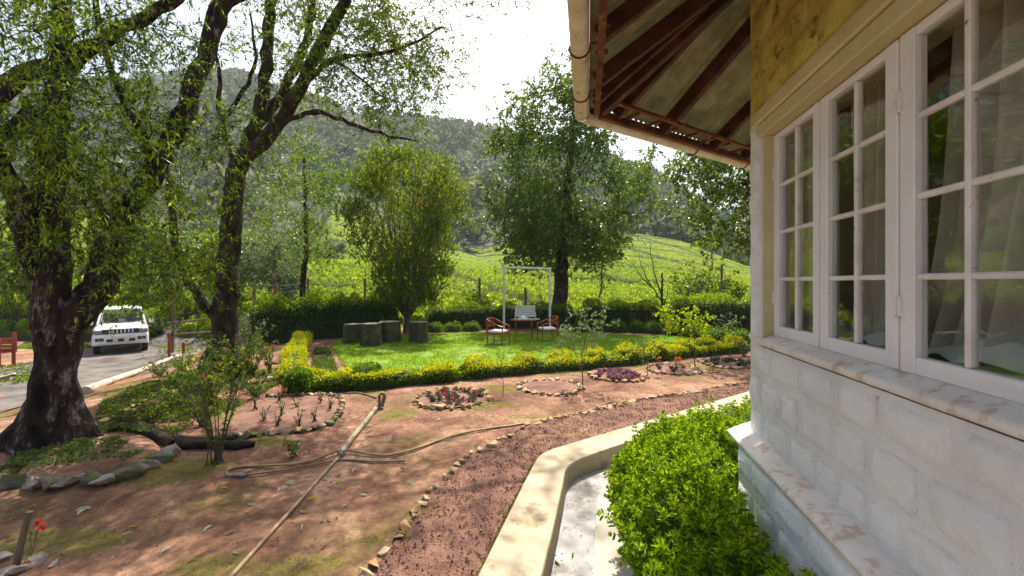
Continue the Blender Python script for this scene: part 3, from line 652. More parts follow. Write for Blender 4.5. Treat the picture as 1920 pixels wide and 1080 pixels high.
# window
mb = MB(); fbox(mb, 1, W0-.11, W1+.1, -.3, .004, 3.075, 3.165, bev=.008); fbox(mb, 1, W0-.13, W1+.12, -.2, .020, 3.168, 3.262, bev=.01)
part('lintel', mb.mesh('lintel', 'bounce_lit_plain'), house)
mb = MB(); sN = np.linspace(W0-.03, W1+.03, 60); wv = .004*fbm(sN*5, sN*0, .8, 3, 81)
rows = [FP(1, sN, np.full(60, o), z+wv*(o > -.05)) for o, z in ((-.12, 1.69), (-.075, 1.684), (.004, 1.654), (.014, 1.648), (.015, 1.622), (.0, 1.610))]
V = np.concatenate(rows); i = np.arange(59); mb.add(V, np.concatenate([np.stack([i+k*60, i+1+k*60, i+1+(k+1)*60, i+(k+1)*60], 1) for k in range(5)]))
part('window_sill', mb.mesh('window_sill', 'ledge', True), house)
mb = MB()
fbox(mb, 1, W0, W0+.014, -.30, -.02, 1.66, 3.074); fbox(mb, 1, W1-.014, W1, -.30, -.02, 1.66, 3.074)
part('window_reveal', mb.mesh('window_reveal', 'bounce_lit_plain'), house)
U = lambda u: 3.464-u
mb = MB()
zb, zt_, fo = 1.682, 3.073, -.082
fbox(mb, 1, W0+.016, U(3.235), fo-.10, fo, zb-.02, zt_); fbox(mb, 1, U(2.652), U(2.638), fo-.09, fo-.006, zb, zt_)
fbox(mb, 1, U(2.032), U(2.018), fo-.09, fo-.006, zb, zt_); fbox(mb, 1, U(1.418), U(1.404), fo-.09, fo-.006, zb, zt_)
fbox(mb, 1, U(.806), W1-.016, fo-.10, fo, zb-.02, zt_); fbox(mb, 1, U(3.233), U(.808), fo-.10, fo-.03, 1.655, zb-.002)
window_frame = part('window_frame', mb.mesh('window_frame', 'paint_white'), house)
gz0, gz1 = 1.755, 3.03; rows_z = np.linspace(gz0, gz1, 5)
for ci, (ua, ub, sa, sb) in enumerate([(3.233, 2.654, .075, .058), (2.636, 2.034, .075, .075), (2.016, 1.42, .075, .07), (1.402, .81, .07, .075)]):
    s0, s1 = U(ua), U(ub); mb = MB()
    fbox(mb, 1, s0, s0+sa, fo-.045, fo+.004, zb+.004, zt_-.004, bev=.004); fbox(mb, 1, s1-sb, s1, fo-.045, fo+.004, zb+.004, zt_-.004, bev=.004)
    fbox(mb, 1, s0+sa+.001, s1-sb-.001, fo-.044, fo+.001, zb+.004, gz0, bev=.004); fbox(mb, 1, s0+sa+.001, s1-sb-.001, fo-.044, fo+.001, gz1, zt_-.004, bev=.004)
    cas = part('casement', mb.mesh('casement', 'paint_white'), house)
    sm = (s0+sa+s1-sb)/2; mw = .012
    m2 = MB(); fbox(m2, 1, sm-mw, sm+mw, fo-.036, fo-.004, gz0+.001, gz1-.001, bev=.006); part('muntin', m2.mesh('muntin', 'putty'), cas)
    for zr in rows_z[1:-1]:
        for (p0, p1) in ((s0+sa+.001, sm-mw-.001), (sm+mw+.001, s1-sb-.001)):
            m2 = MB(); fbox(m2, 1, p0, p1, fo-.035, fo-.005, zr-mw, zr+mw, bev=.006); part('muntin', m2.mesh('muntin', 'putty'), cas)
    for k in range(4):
        for (p0, p1) in ((s0+sa-.004, sm), (sm, s1-sb+.004)):
            tl = RG.normal(size=4)*.0012; q = FP(1, np.array((p0, p1, p1, p0)), fo-.022+tl, 0*tl); q[:, 2] = (rows_z[k], rows_z[k], rows_z[k+1], rows_z[k+1])
            part('pane', mesh_np('pane', q, [(0, 1, 2, 3)], 'glass'), cas)
    for zh in (1.95, 2.8):
        m2 = MB(); sh = s1+.001 if ci in (1, 3) else s0-.001
        m2.tube([FP(1, np.array(sh), np.array(fo+.008), zh+t) for t in (-.045, .045)], .0055, 8); fbox(m2, 1, sh-.016, sh+.016, fo+.0045, fo+.007, zh-.04, zh+.04)
        part('hinge', m2.mesh('hinge', 'putty'), cas)
# inner posts with stays, seen through the glass
for u in (2.85, 2.235):
    mb = MB(); fbox(mb, 1, U(u)-.05, U(u)+.05, -.262, -.232, 1.70, 3.1); ip = part('inner_post', mb.mesh('inner_post', 'paint_white'), house)
    for zh in (2.03, 2.72):
        m2 = MB(); m2.tube([FP(1, np.array(U(u)+t), np.array(-.222+b), zh+c) for t, b, c in ((-.045, 0, 0), (-.03, .02, .012), (0, .025, 0), (.03, .02, .012), (.045, 0, 0))], .006, 6)
        part('window_stay', m2.mesh('window_stay', 'dark_iron'), ip)
mb = MB(); fbox(mb, 1, .3, 5.9, -3.3, -3.26, .9, 3.4); fbox(mb, 1, .3, 5.9, -3.26, -.362, .86, .9); fbox(mb, 1, .3, 5.9, -3.26, -.362, 3.4, 3.44)
fbox(mb, 1, .26, .3, -3.3, -.362, .86, 3.44); fbox(mb, 1, 5.9, 5.94, -3.3, -.362, .86, 3.44); part('room', mb.mesh('room', 'room'), house)
mb = MB(); fbox(mb, 1, W0+.1, W1-.02, -.66, -.19, 1.60, 1.72, bev=.01); part('window_seat', mb.mesh('window_seat', 'paint_white'), house)
# curtains and cloth (things that hang or lie)
def curtain(name, pts_top, pts_bot, z1, z0, folds, label, amp=.045, pool=0):
    nx, nz = 90, 40; t = np.linspace(0, 1, nx)[None]; v = np.linspace(0, 1, nz)[:, None]
    s = (pts_top[0]+(pts_top[1]-pts_top[0])*t)*(1-v**1.6)+(pts_bot[0]+(pts_bot[1]-pts_bot[0])*t)*v**1.6
    o = -.335+amp*np.sin(t*folds*6.28+1.5*np.sin(t*5)+v*1.2)*(1-.3*v)+.02*np.sin(t*37+v*6)
    z = z1+(z0-z1)*v+0*t+pool*np.sin(t*9)*v**4
    V = FP(1, s, o, 0*s); V[..., 2] = z; i = np.arange(nz-1)[:, None]*nx; j = np.arange(nx-1)[None]
    me = mesh_np(name, V.reshape(-1, 3), np.stack([i+j, i+j+1, i+nx+j+1, i+nx+j], -1).reshape(-1, 4), 'curtain', True)
    return tag(link(name, me), label, 'curtain', 'curtains hanging inside the window')
curtain('curtain', (U(2.72), U(2.44)), (U(2.76), U(2.52)), 3.2, 1.69, 4, 'cream curtain hanging behind the middle casement of the window')
curtain('curtain', (U(2.02), U(1.45)), (U(2.32), U(1.65)), 3.2, 1.695, 5, 'pale curtain gathered and swept sideways behind the nearest casement', .06, .02)
curtain('curtain', (U(3.32), U(3.18)), (U(3.36), U(3.12)), 3.2, 1.69, 2, 'narrow curtain edge behind the casement nearest the house corner', .03)
nx, ny = 60, 16; s, o = np.meshgrid(np.linspace(U(3.1), U(.95), nx), np.linspace(-.60, -.21, ny)); V = FP(1, s, o, 0*s); V[..., 2] = 1.735+.05*fbm(s*2, o*2, .25, 3, 85)+.11*np.exp(-((s-U(1.85))/.30)**2-((o+.38)/.12)**2)+.09*np.exp(-((s-U(3.0))/.14)**2-((o+.34)/.1)**2)+.05*np.exp(-((s-U(2.5))/.12)**2-((o+.32)/.1)**2)
i = np.arange(ny-1)[:, None]*nx; j = np.arange(nx-1)[None]
tag(link('cloth', mesh_np('cloth', V.reshape(-1, 3), np.stack([i+j, i+j+1, i+nx+j+1, i+nx+j], -1).reshape(-1, 4), 'cloth', True)), 'crumpled off-white cloth lying on the seat inside the window', 'cloth')
# roof
OE, TP = 1.17, .70
def zr(o): return 4.47-TP*np.asarray(o, float)
roof_root = None
mb = MB()
for f in (1, 2):
    sN = np.arange(-OE*ms, 6 if f == 1 else 4.5, .0095); omin = np.where(sN < 0, -sN/ms, -np.minimum(sN/ms, 3.0)); omin = np.minimum(omin, OE)
    nv = 8; t = np.linspace(0, 1, nv)[:, None]; O_ = omin[None]*(1-t)+OE*t; S_ = np.repeat(sN[None], nv, 0)
    V = FP(f, S_, O_, 0*S_); V[..., 2] = zr(O_)+.013*np.sin(sN/.076*6.283)[None]+.012
    nx = len(sN); i = np.arange(nv-1)[:, None]*nx; j = np.arange(nx-1)[None]
    Vt = V.copy(); Vt[..., 2] += .004
    q = np.stack([i+j, i+j+1, i+nx+j+1, i+nx+j], -1).reshape(-1, 4); mb.add(V.reshape(-1, 3), q); mb.add(Vt.reshape(-1, 3), q)
roof = part('roof', mb.mesh('roof', 'sheet', True), house)
def beam(f, sA, sB, oA, oB, wd, hg, name='rafter', m='rafter', drop=0.0, parent=None):
    a = FP(f, np.array(sA), np.array(oA), float(zr(oA))-hg/2-drop); b = FP(f, np.array(sB), np.array(oB), float(zr(oB))-hg/2-drop)
    x = unit(b-a); y = unit(np.cross((0, 0, 1.), x)); z = np.cross(x, y); m2 = MB(); m2.box((a+b)/2, (np.linalg.norm(b-a)/2, wd/2, hg/2), np.array([x, y, z]), bev=.006)
    return part(name, m2.mesh(name, m), parent or roof)
for s in np.arange(.08, 5.5, .62): beam(1, s, s, OE-.05, -.4, .062, .12, drop=.002)
beam(1, -.3, -.02, OE-.05, .30, .05, .10, drop=.004)
for s in (.50, 1.42, 2.1, 2.8, 3.5): beam(2, s-.01, s-.01, OE-.05, -.4, .068, .13, drop=.002)
beam(2, -.2, .05, OE-.05, -.2, .055, .11, drop=.004)
beam(1, -OE*ms+.03, .12, OE-.07, -.3, .075, .17, 'hip_rafter', drop=.0)
for f, sm_ in ((1, 6), (2, 4)):
    for o, wd, hg, dr in (((OE-.06, .045, .03, .135), (OE-.20, .04, .028, .137))[:(1 if f == 1 else 2)]):
        s = -o*ms+.03
        a = FP(f, np.array(s), np.array(o), float(zr(o))-dr); b = FP(f, np.array(sm_), np.array(o), float(zr(o))-dr)
        m2 = MB(); m2.box((a+b)/2, (np.linalg.norm(b-a)/2, wd/2, hg/2), AX(f)); part('eave_batten', m2.mesh('eave_batten', 'rust'), roof)
    ks = 0
    for s in np.arange(-.38, sm_, .31):
        m2 = MB(); o0, o1 = (OE-.195+random.uniform(-.02, .01) if f == 2 else OE-.11), OE-.03
        m2.box(FP(f, np.array(s), np.array((o0+o1)/2), float(zr((o0+o1)/2))-.108), (.013, (o1-o0)/2, .012), AX(f)); part('cleat', m2.mesh('cleat', 'rust'), roof)
    # fascia board with ragged rusty edge
    nS = 120; sN = np.linspace(-OE*ms, sm_, nS); lo = .05+.018*fbm(sN*3, sN*0, .25, 3, 95)
    m2 = MB(); ra = [FP(f, sN, np.full(nS, OE+o_), float(zr(OE))+0*sN) for o_ in (0, .012)]
    T = [r.copy() for r in ra]; Bq = [r.copy() for r in ra]
    for r in Bq: r[:, 2] -= lo
    for r in T: r[:, 2] += .012
    V = np.concatenate([T[0], Bq[0], Bq[1], T[1]]); i = np.arange(nS-1)
    m2.add(V, np.concatenate([np.stack([i+k*nS, i+1+k*nS, i+1+((k+1) % 4)*nS, i+((k+1) % 4)*nS], 1) for k in range(4)])); part('fascia', m2.mesh('fascia', 'rust'), roof)
# gutter: half-round trough along both eaves, with a mitred corner
OG = OE+.075; ZG = float(zr(OE))-.055; rg_ = .062
a_ = np.linspace(np.pi*.98, np.pi*2.02, 13); prof = [(OG+rg_*math.cos(t), ZG+rg_*math.sin(t)) for t in a_]+[(OG+(rg_-.004)*math.cos(t), ZG+(rg_-.004)*math.sin(t)) for t in a_[::-1]]
mb = MB()
for f, sm_ in ((1, 6), (2, 4.5)):
    nS = 30; V = []
    for o, z in prof: sN = np.linspace(-o*ms, sm_, nS); V.append(FP(f, sN, np.full(nS, o), z+0*sN-.01*0))
    V = np.concatenate(V); k_ = len(prof); i = np.arange(nS-1)
    mb.add(V, np.concatenate([np.stack([i+k*nS, i+1+k*nS, i+1+((k+1) % k_)*nS, i+((k+1) % k_)*nS], 1) for k in range(k_)]))
gut = part('gutter', mb.mesh('gutter', 'gutter', True), house)
for f, sl_ in ((1, (-.08, .62, 1.32, 2.1, 2.9)), (2, (1.22, 2.3, 3.4)), ):
    for s in sl_:
        m2 = MB(); P = [FP(f, np.array(s), np.array(OG+(rg_+.005)*math.cos(t)), ZG+(rg_+.005)*math.sin(t)) for t in np.linspace(np.pi*.9, np.pi*2.08, 14)]
        P = [FP(f, np.array(s), np.array(OE-.04), float(zr(OE))-.03)]+P; m2.tube(P, .007, 6); part('gutter_bracket', m2.mesh('gutter_bracket', 'rust'), gut)
for f in (1, 2):   # raised collars beside the corner
    m2 = MB(); s = -.45; P = [FP(f, np.array(s), np.array(OG+(rg_+.003)*math.cos(t)), ZG+(rg_+.003)*math.sin(t)) for t in np.linspace(np.pi, np.pi*2, 13)]
    m2.tube(P, .006, 6); part('gutter_joint', m2.mesh('gutter_joint', 'gutter'), gut)

# ------------------------------------------------------------------ TREES
class Skel:
    def __init__(s, step=.25): s.P = []; s.par = []; s.mr = []; s.step = step; s.tips = []
    def path(s, pts, radii, parent=-1):
        pts = chaikin(pts, 2); L = np.r_[0, np.cumsum(np.linalg.norm(np.diff(pts, axis=0), axis=1))]
        n = max(2, int(L[-1]/s.step)+1); rr = np.interp(np.linspace(0, 1, n), np.linspace(0, 1, len(radii)), radii); q = resample(pts, n)
        if parent >= 0: q, rr = q[1:], rr[1:]
        for k in range(len(q)):
            wobv = RG.normal(size=3)*s.step*.10 if 0 < k < len(q)-1 else 0
            s.P.append(q[k]+wobv); s.par.append(parent if k == 0 else len(s.P)-2); s.mr.append(rr[k])
        return len(s.P)-1
    def near(s, p): return int(np.argmin(np.linalg.norm(np.array(s.P)-np.asarray(p), axis=1)))
    def branch(s, pts, radii):
        k = s.near(pts[0]); pts = [s.P[k]]+list(pts[1:]); return s.path(pts, radii, k)
    def grow(s, targets, tipr=.006, up=.15, tmin=0, sag=0, zmin=None):
        root = np.array(s.P[0]); T = np.asarray(targets); A = np.array(s.P); start = len(s.P)
        order = np.argsort([np.min(np.linalg.norm(A-t, axis=1)) for t in T])
        for k in order:
            t = T[k]; A = np.array(s.P); d = np.linalg.norm(A-t, axis=1)+.6*np.maximum(A[:, 2]-t[2], 0)
            if zmin is not None: d = d+(A[:, 2] < zmin)*50
            j = int(np.argmin(d)); a = A[j]; L = np.linalg.norm(t-a); n = max(2, int(L/s.step)+1)
            mid = (a+t)/2+np.array((0, 0, up*L))+RG.normal(size=3)*L*.08
            prev = j
            for q in range(1, n+1):
                u = q/n; p = a*(1-u)**2+mid*2*u*(1-u)+t*u*u+(RG.normal(size=3)*s.step*.10 if q < n else 0)
                s.P.append(p); s.par.append(prev); s.mr.append(tipr); prev = len(s.P)-1
            s.tips.append(prev)
    def radii(s, tip=.005, e=2.4):
        n = len(s.P); acc = np.zeros(n); r = np.zeros(n)
        for k in range(n-1, -1, -1):
            r[k] = max(acc[k]**(1/e), tip)
            if s.par[k] >= 0: acc[s.par[k]] += r[k]**e*1.0
        s.r = np.maximum(r*.9, np.array(s.mr)); return s.r
    def build(s, lo, hi, k=8, kmin=4, rough=0, fl=None, rsplit=.05):
        """tubes whose radius lies in [lo, hi)"""
        P = np.array(s.P); n = len(P); ch = [[] for _ in range(n)]
        for i_, p in enumerate(s.par):
            if p >= 0: ch[p].append(i_)
        mb = MB(); stack = [(0, None)]+[(i_, None) for i_, p in enumerate(s.par) if p < 0 and i_ > 0]
        while stack:
            st, pr = stack.pop(); chain = [st]; cur = st
            while ch[cur]:
                c = sorted(ch[cur], key=lambda q: -s.r[q]); nxt = c[0]
                for q in c[1:]: stack.append((q, cur))
                chain.append(nxt); cur = nxt
            idx = ([pr] if pr is not None else [])+chain
            if len(idx) < 2: continue
            rr = s.r[idx].copy()
            if pr is not None: rr[0] = min(rr[0], rr[1]*1.25)
            # split into the thick run and the thin run
            m_ = (rr >= lo) & (rr < hi)
            run = []
            for q in range(len(idx)):
                if m_[q]: run.append(q)
                elif run: break
            if m_.any():
                f0 = int(np.argmax(m_)); f1 = len(m_)-int(np.argmax(m_[::-1])); f0 = max(0, f0-1 if lo > 0 or f0 > 0 else 0); q = list(range(f0, f1))
                if len(q) >= 2:
                    kk = k if rr[q].max() > rsplit else kmin
                    mb.tube(P[[idx[z] for z in q]], rr[q], kk, cap=False, rough=rough if kk == k else 0)
        return mb
def twig_leaves(T, n_sub, n_leaf, sublen, L, Wd, droop=.5, spread=1.0, big=False, dirs=None, upb=0.0, tw=.003, cl=1.0):
    """around each tip: n_sub twiglets with n_leaf leaves each; returns (twig V,Q, leaf V,Q)"""
    T = np.asarray(T); n = len(T)*n_sub; S = np.repeat(T, n_sub, 0)+RG.normal(size=(n, 3))*sublen*.35*spread
    D = sph(n)*spread+np.array((0, 0, -droop+upb)); D = unit(D); SL = sublen*RG.uniform(.6, 1.2, n)
    t = RG.random((n, n_leaf, 1))**cl; P = S[:, None]+D[:, None]*t*SL[:, None, None]; P[..., 2:] -= droop*.35*sublen*t**2
    P = P.reshape(-1, 3); LD = unit(np.repeat(D, n_leaf, 0)*.7+sph(len(P))*.8+np.array((0, 0, -droop*.8+upb*.5)))
    V, Q = leaves(P, LD, L*RG.uniform(.6, 1.25, len(P)), Wd*RG.uniform(.7, 1.2, len(P)), big=big)
    E = S+D*SL[:, None]; E[:, 2] -= droop*.35*sublen; X = unit(np.cross(D, sph(n)))*tw
    TV = np.stack([S-X, S+X, E], 1).reshape(-1, 3)
    return (TV, np.arange(len(TV)).reshape(-1, 3)), (V, Q)
def trunk_flare(mb_mesh, c, h, amt, ang=None):
    """buttress-like swelling of the trunk foot"""
    for v in mb_mesh.vertices:
        t = max(0, 1-(v.co.z-c[2])/h)
        if t > 0:
            dx, dy = v.co.x-c[0], v.co.y-c[1]; a = math.atan2(dy, dx); k = 1+amt*t*t*(1+.45*math.sin(a*5+1)+.25*math.sin(a*9))
            v.co.x = c[0]+dx*k; v.co.y = c[1]+dy*k
def barked(me, amp, sc=.12):
    V = np.zeros(len(me.vertices)*3); me.vertices.foreach_get('co', V); V = V.reshape(-1, 3); N = np.zeros(len(V)*3); me.vertices.foreach_get('normal', N); N = N.reshape(-1, 3)
    u = fbm(V[:, 0]+V[:, 1]*.7, V[:, 2]*.35+V[:, 1]*.3, sc, 3, 99); V += N*(u*amp)[:, None]; me.vertices.foreach_set('co', V.astype(np.float32).ravel()); me.update()
def sample_crown(c, r, n, shell=.5, seedy=1.0, cut=None):
    """tip positions in an ellipsoid, thinned into clumps"""
    out = []; c = np.asarray(c, float); r = np.asarray(r, float)
    while len(out) < n:
        q = sph(200)*RG.random((200, 1))**shell; P = c+q*r
        k = fbm(P[:, 0]+P[:, 2]*.7, P[:, 1]-P[:, 2]*.5, max(r)*.45, 2, 41) > -.12*seedy
        for p in P[k]:
            if cut is None or cut(p): out.append(p)
            if len(out) >= n: break
    return out
def px_targets(boxes):
    """tips spread in depth round regions of the picture: (px, py, half w, half h, depth, depth spread, n)"""
    out = []
    for (px, py, hw, hh, d, ds, n) in boxes:
        for _ in range(n):
            dd = d+RG.uniform(-ds, ds); a = RG.random()*6.28; r = RG.random()**.55
            out.append(Wp(px+hw*r*math.cos(a), py+hh*r*math.sin(a), dd))
    return out
def finish_tree(sk, root, name_tr, mats, leafargs, leafm, tip=.005, split=.06, k=10, rough=.05, flare=None, bark_amp=0, twigs=True, tips=None, kmin=4, sub=0):
    sk.radii(tip); split = min(split, float(sk.r[0])*.4)
    me = sk.build(split, 9, k, 7, rough, rsplit=split).mesh('trunk', mats[0], True)
    if flare: trunk_flare(me, sk.P[0], *flare)
    if bark_amp: barked(me, bark_amp)
    part('trunk', me, root)
    me = sk.build(0, split, 6, kmin, 0).mesh('branches', mats[1], True); part('branches', me, root)['kind'] = 'stuff'
    T = tips if tips is not None else [sk.P[q] for q in sk.tips]
    (tv, tq), (V, Q) = twig_leaves(T, **leafargs)
    if twigs: o = part('twigs', mesh_np('twigs', tv, tq, mats[1]), root); o['kind'] = 'stuff'
    o = part('crown', mesh_np('crown', V, Q, leafm), root)
    return o

# --- the old tree on the left, forked low over its stone ring
b = G(88, 838); b[2] -= .08
old = thing('old_tree', b, 'big old tree with flared dark lichen-spotted trunk forking low at the left', 'tree')
sk = Skel(.16)
k0 = sk.path([b, Wp(92, 770, 5.2), Wp(108, 690, 5.2), Wp(110, 610, 5.25)], [.34, .245, .20, .22])
sk.branch([sk.P[k0], Wp(95, 540, 5.2), Wp(90, 440, 5.2), Wp(100, 300, 5.3), Wp(112, 150, 5.3), Wp(125, 0, 5.4), Wp(120, -220, 5.4)], [.19, .17, .145, .115, .095, .08, .05])
sk.branch([sk.P[k0], Wp(150, 585, 5.3), Wp(190, 520, 5.5), Wp(222, 430, 5.6), Wp(275, 330, 5.7), Wp(335, 235, 5.8), Wp(382, 120, 5.9), Wp(430, -10, 6.0), Wp(470, -200, 6.1)], [.20, .17, .145, .125, .115, .11, .10, .09, .05])
sk.branch([Wp(88, 560, 5.2), Wp(50, 470, 5.0), Wp(30, 380, 4.9), Wp(5, 300, 4.8), Wp(-60, 220, 4.7), Wp(-150, 60, 4.6)], [.12, .11, .10, .09, .08, .05])
sk.branch([Wp(108, 190, 5.3), Wp(60, 215, 5.0), Wp(0, 255, 4.8), Wp(-90, 300, 4.6)], [.08, .07, .06, .04])
sk.branch([Wp(112, 120, 5.3), Wp(170, 88, 5.3), Wp(240, 48, 5.2), Wp(330, -5, 5.1), Wp(450, -110, 5.1)], [.085, .085, .075, .07, .04])
sk.branch([Wp(106, 130, 5.3), Wp(60, 125, 5.1), Wp(0, 168, 4.9), Wp(-90, 230, 4.7)], [.10, .10, .09, .06])
sk.branch([Wp(215, 450, 5.6), Wp(190, 390, 5.5), Wp(160, 345, 5.4), Wp(122, 312, 5.3)], [.06, .05, .045, .03])
sk.branch([Wp(290, 310, 5.7), Wp(265, 250, 5.5), Wp(225, 180, 5.3), Wp(190, 60, 5.2), Wp(160, -80, 5.2)], [.05, .045, .04, .035, .02])
# a long limb reaching high over the path, its end hanging into view
sk.branch([Wp(430, -10, 6.0), np.array((-3.0, 6.4, 7.0)), np.array((-1.6, 6.8, 7.5)), np.array((-.2, 7.0, 7.6)), np.array((1.2, 7.1, 7.5))], [.10, .09, .07, .05, .03])
T = px_targets([(170, 300, 170, 130, 5.2, 1.0, 44), (270, 420, 120, 100, 5.4, .9, 22), (330, 500, 80, 60, 5.6, .7, 11), (60, 330, 80, 90, 5.1, .9, 16), (430, 250, 60, 90, 5.8, .6, 10), (60, 60, 130, 90, 5.0, 1.0, 26),
                (300, 130, 140, 110, 5.6, 1.0, 24), (30, 200, 90, 90, 4.8, .8, 14), (230, 40, 160, 60, 5.3, 1.0, 16), (205, 480, 50, 50, 5.4, .5, 4), (20, 430, 70, 90, 5.2, .9, 9),
                (100, -150, 260, 130, 5.4, 1.0, 34), (420, -120, 220, 110, 6.0, 1.0, 26), (-140, 150, 120, 200, 5, 1.2, 16)])
T += [np.array((RG.uniform(-5.5, .2), RG.uniform(7.4, 9.6), RG.uniform(8.3, 9.6))) for _ in range(40)]  # unseen leaf clusters added overhead to shade the near ground
T += [np.array((RG.uniform(-1, 1.2), RG.uniform(6.4, 7.4), RG.uniform(7.4, 8.0))) for _ in range(8)]
T += [np.array((.1+RG.normal()*.10, 7.0+RG.normal()*.2, RG.uniform(6.75, 7.1))) for _ in range(3)]
sk.grow(T, .004, .12, zmin=1.0)
finish_tree(sk, old, 'old', ('bark_dark', 'bark_dark'), dict(n_sub=8, n_leaf=16, sublen=.46, L=.082, Wd=.02, droop=.55), 'lf_willow', .0035, .045, 26, .05, (1.05, .8), .045)
# --- second tree, leaning and many-limbed
b = G(420, 694); b[2] -= .05; D2 = b[1]
tr2 = thing('tree', b, 'dark many-limbed tree in the shrub border with a curved side stem, behind the old tree', 'tree')
sk = Skel(.2)
k0 = sk.path([b, Wp(420, 620, D2), Wp(425, 520, D2), Wp(432, 420, D2), Wp(446, 310, D2)], [.33, .26, .235, .22, .21])
sk.branch([sk.P[k0], Wp(470, 262, D2), Wp(492, 200, D2), Wp(502, 110, D2+.2), Wp(508, -20, D2+.3), Wp(505, -160, D2+.3)], [.16, .14, .13, .12, .10, .05])
sk.branch([sk.P[k0], Wp(500, 262, D2-.2), Wp(550, 195, D2-.4), Wp(585, 110, D2-.6), Wp(640, 20, D2-.8), Wp(690, -90, D2-1)], [.17, .155, .14, .125, .11, .06])
sk.branch([Wp(478, 250, D2), Wp(520, 190, D2+.5), Wp(560, 120, D2+.8), Wp(590, 10, D2+1), Wp(600, -120, D2+1)], [.12, .11, .10, .08, .05])
sk.branch([Wp(440, 325, D2), Wp(418, 240, D2-.2), Wp(408, 200, D2-.3), Wp(412, 130, D2-.5), Wp(392, 60, D2-.7)], [.06, .055, .05, .04, .02])
sk.branch([Wp(418, 235, D2-.2), Wp(440, 200, D2-.2), Wp(472, 145, D2-.4), Wp(482, 90, D2-.5), Wp(470, 30, D2-.6)], [.05, .045, .04, .03, .02])
sk.branch([Wp(418, 640, D2), Wp(392, 580, D2-.2), Wp(352, 530, D2-.4), Wp(326, 470, D2-.5), Wp(324, 390, D2-.5), Wp(310, 290, D2-.5)], [.13, .11, .09, .08, .06, .03])
sk.branch([Wp(560, 180, D2-.4), Wp(620, 105, D2-.8), Wp(700, 102, D2-1.0), Wp(770, 85, D2-1.2), Wp(830, 50, D2-1.4)], [.07, .06, .05, .04, .02])
sk.branch([Wp(525, 230, D2-.2), Wp(590, 205, D2-.6), Wp(640, 225, D2-.9), Wp(690, 245, D2-1.1), Wp(780, 265, D2-1.3)], [.07, .055, .045, .035, .02])
sk.branch([Wp(620, 105, D2-.8), Wp(660, 130, D2-1), Wp(700, 170, D2-1), Wp(740, 190, D2-1)], [.03, .025, .02, .012])
sk.branch([Wp(690, -90, D2-1), np.array((-1.8, 10.2, 10.0)), np.array((-.4, 11.0, 10.6)), np.array((1.2, 11.6, 10.8))], [.06, .05, .04, .02])  # unseen limb added high up, carrying leaves that shade the kerb
T = [np.array((RG.uniform(-1.8, 1.8), RG.uniform(10.2, 12.4), RG.uniform(10.0, 11.4))) for _ in range(36)]  # its unseen tips, added for dappled shade on the kerb
T += [np.array((RG.uniform(-5.5, -.8), RG.uniform(8.0, 10.8), RG.uniform(8.6, 10.4))) for _ in range(44)]  # more unseen tips added above for patchy shade on the left foreground
T += px_targets([(640, 60, 110, 70, 9.6, 1.4, 36), (760, 60, 100, 70, 9.2, 1.4, 34), (700, 150, 90, 60, 9.4, 1.2, 18), (800, 130, 60, 60, 9.2, 1.0, 12), (590, 60, 90, 90, 10, 1.5, 14),
                (480, 60, 90, 60, 10.4, 1.5, 12), (650, 185, 110, 30, 9.6, 1, 12), (760, 220, 60, 30, 9.3, .8, 8), (540, 140, 60, 60, 10.2, 1.2, 6), (470, 380, 60, 60, 10.4, .6, 8),
                (500, 290, 50, 50, 10.2, .8, 7), (360, 400, 60, 100, 10, 1, 11), (640, -90, 240, 90, 9.6, 1.6, 40), (440, -60, 120, 60, 10.4, 1.4, 10), (560, 390, 40, 80, 10.5, .7, 8)])
sk.grow(T, .005, .10, zmin=2.0)
finish_tree(sk, tr2, 't', ('bark_mossy', 'bark_dark'), dict(n_sub=9, n_leaf=18, sublen=.52, L=.075, Wd=.03, droop=.25, spread=1.1), 'lf_mid', .004, .05, 18, .05, (1.1, .6), .04)

def simple_tree(name, label, px, py, pts, radii, crowns, leafargs, leafm, barkm=('bark_grey', 'bark_grey'), step=.35, tip=.006, cat='tree', group=None, up=.1, split=.06, zmin=1.2, extra=None, twigs=True, base=None):
    b = G(px, py) if base is None else np.array(base, float); b[2] -= .05
    t = thing(name, b, label, cat, group); sk = Skel(step)
    sk.path([b]+[b+np.array(p) for p in pts], radii)
    if extra:
        for e, r in extra: sk.branch([b+np.array(p) for p in e], r)
    T = []
    for (c, r, n, *sh) in crowns: T += sample_crown(b+np.array(c), r, n, sh[0] if sh else .5)
    sk.grow(T, tip, up, zmin=b[2]+zmin)
    finish_tree(sk, t, name, barkm, leafargs, leafm, tip, split, 8, .03, twigs=twigs); return t
# --- big glossy tree in the middle
base4 = [(1048-CX)/F*21.5, 21.5, Hs((1048-CX)/F*21.5, 21.5)]
simple_tree('broadleaf_tree', 'tall dense dark green broadleaf tree beyond the hedge, behind the swing', 0, 0, [(0.1, 0, 2), (.2, 0, 4.5), (.4, 0, 7), (.9, 0, 11)], [.42, .33, .25, .16, .06],
            [((.2, 0, 6.2), (3.9, 3.2, 3.6), 170), ((-.8, 0, 9.6), (2.8, 2.4, 2.5), 80), ((1.2, 0, 11.4), (2.3, 2, 2.5), 60), ((1.8, 0, 4.4), (2.0, 2.2, 1.7), 30), ((-1.8, -.5, 4.4), (1.9, 2, 2.1), 36), ((3.6, 0, 7.0), (1.6, 1.6, 2.2), 24), ((-.2, -.3, 3.9), (2.7, 2, 1.4), 44)],
            dict(n_sub=10, n_leaf=13, sublen=.72, L=.15, Wd=.095, droop=.25), 'lf_dark', ('bark_dark', 'bark_grey'), base=base4, zmin=2.4)
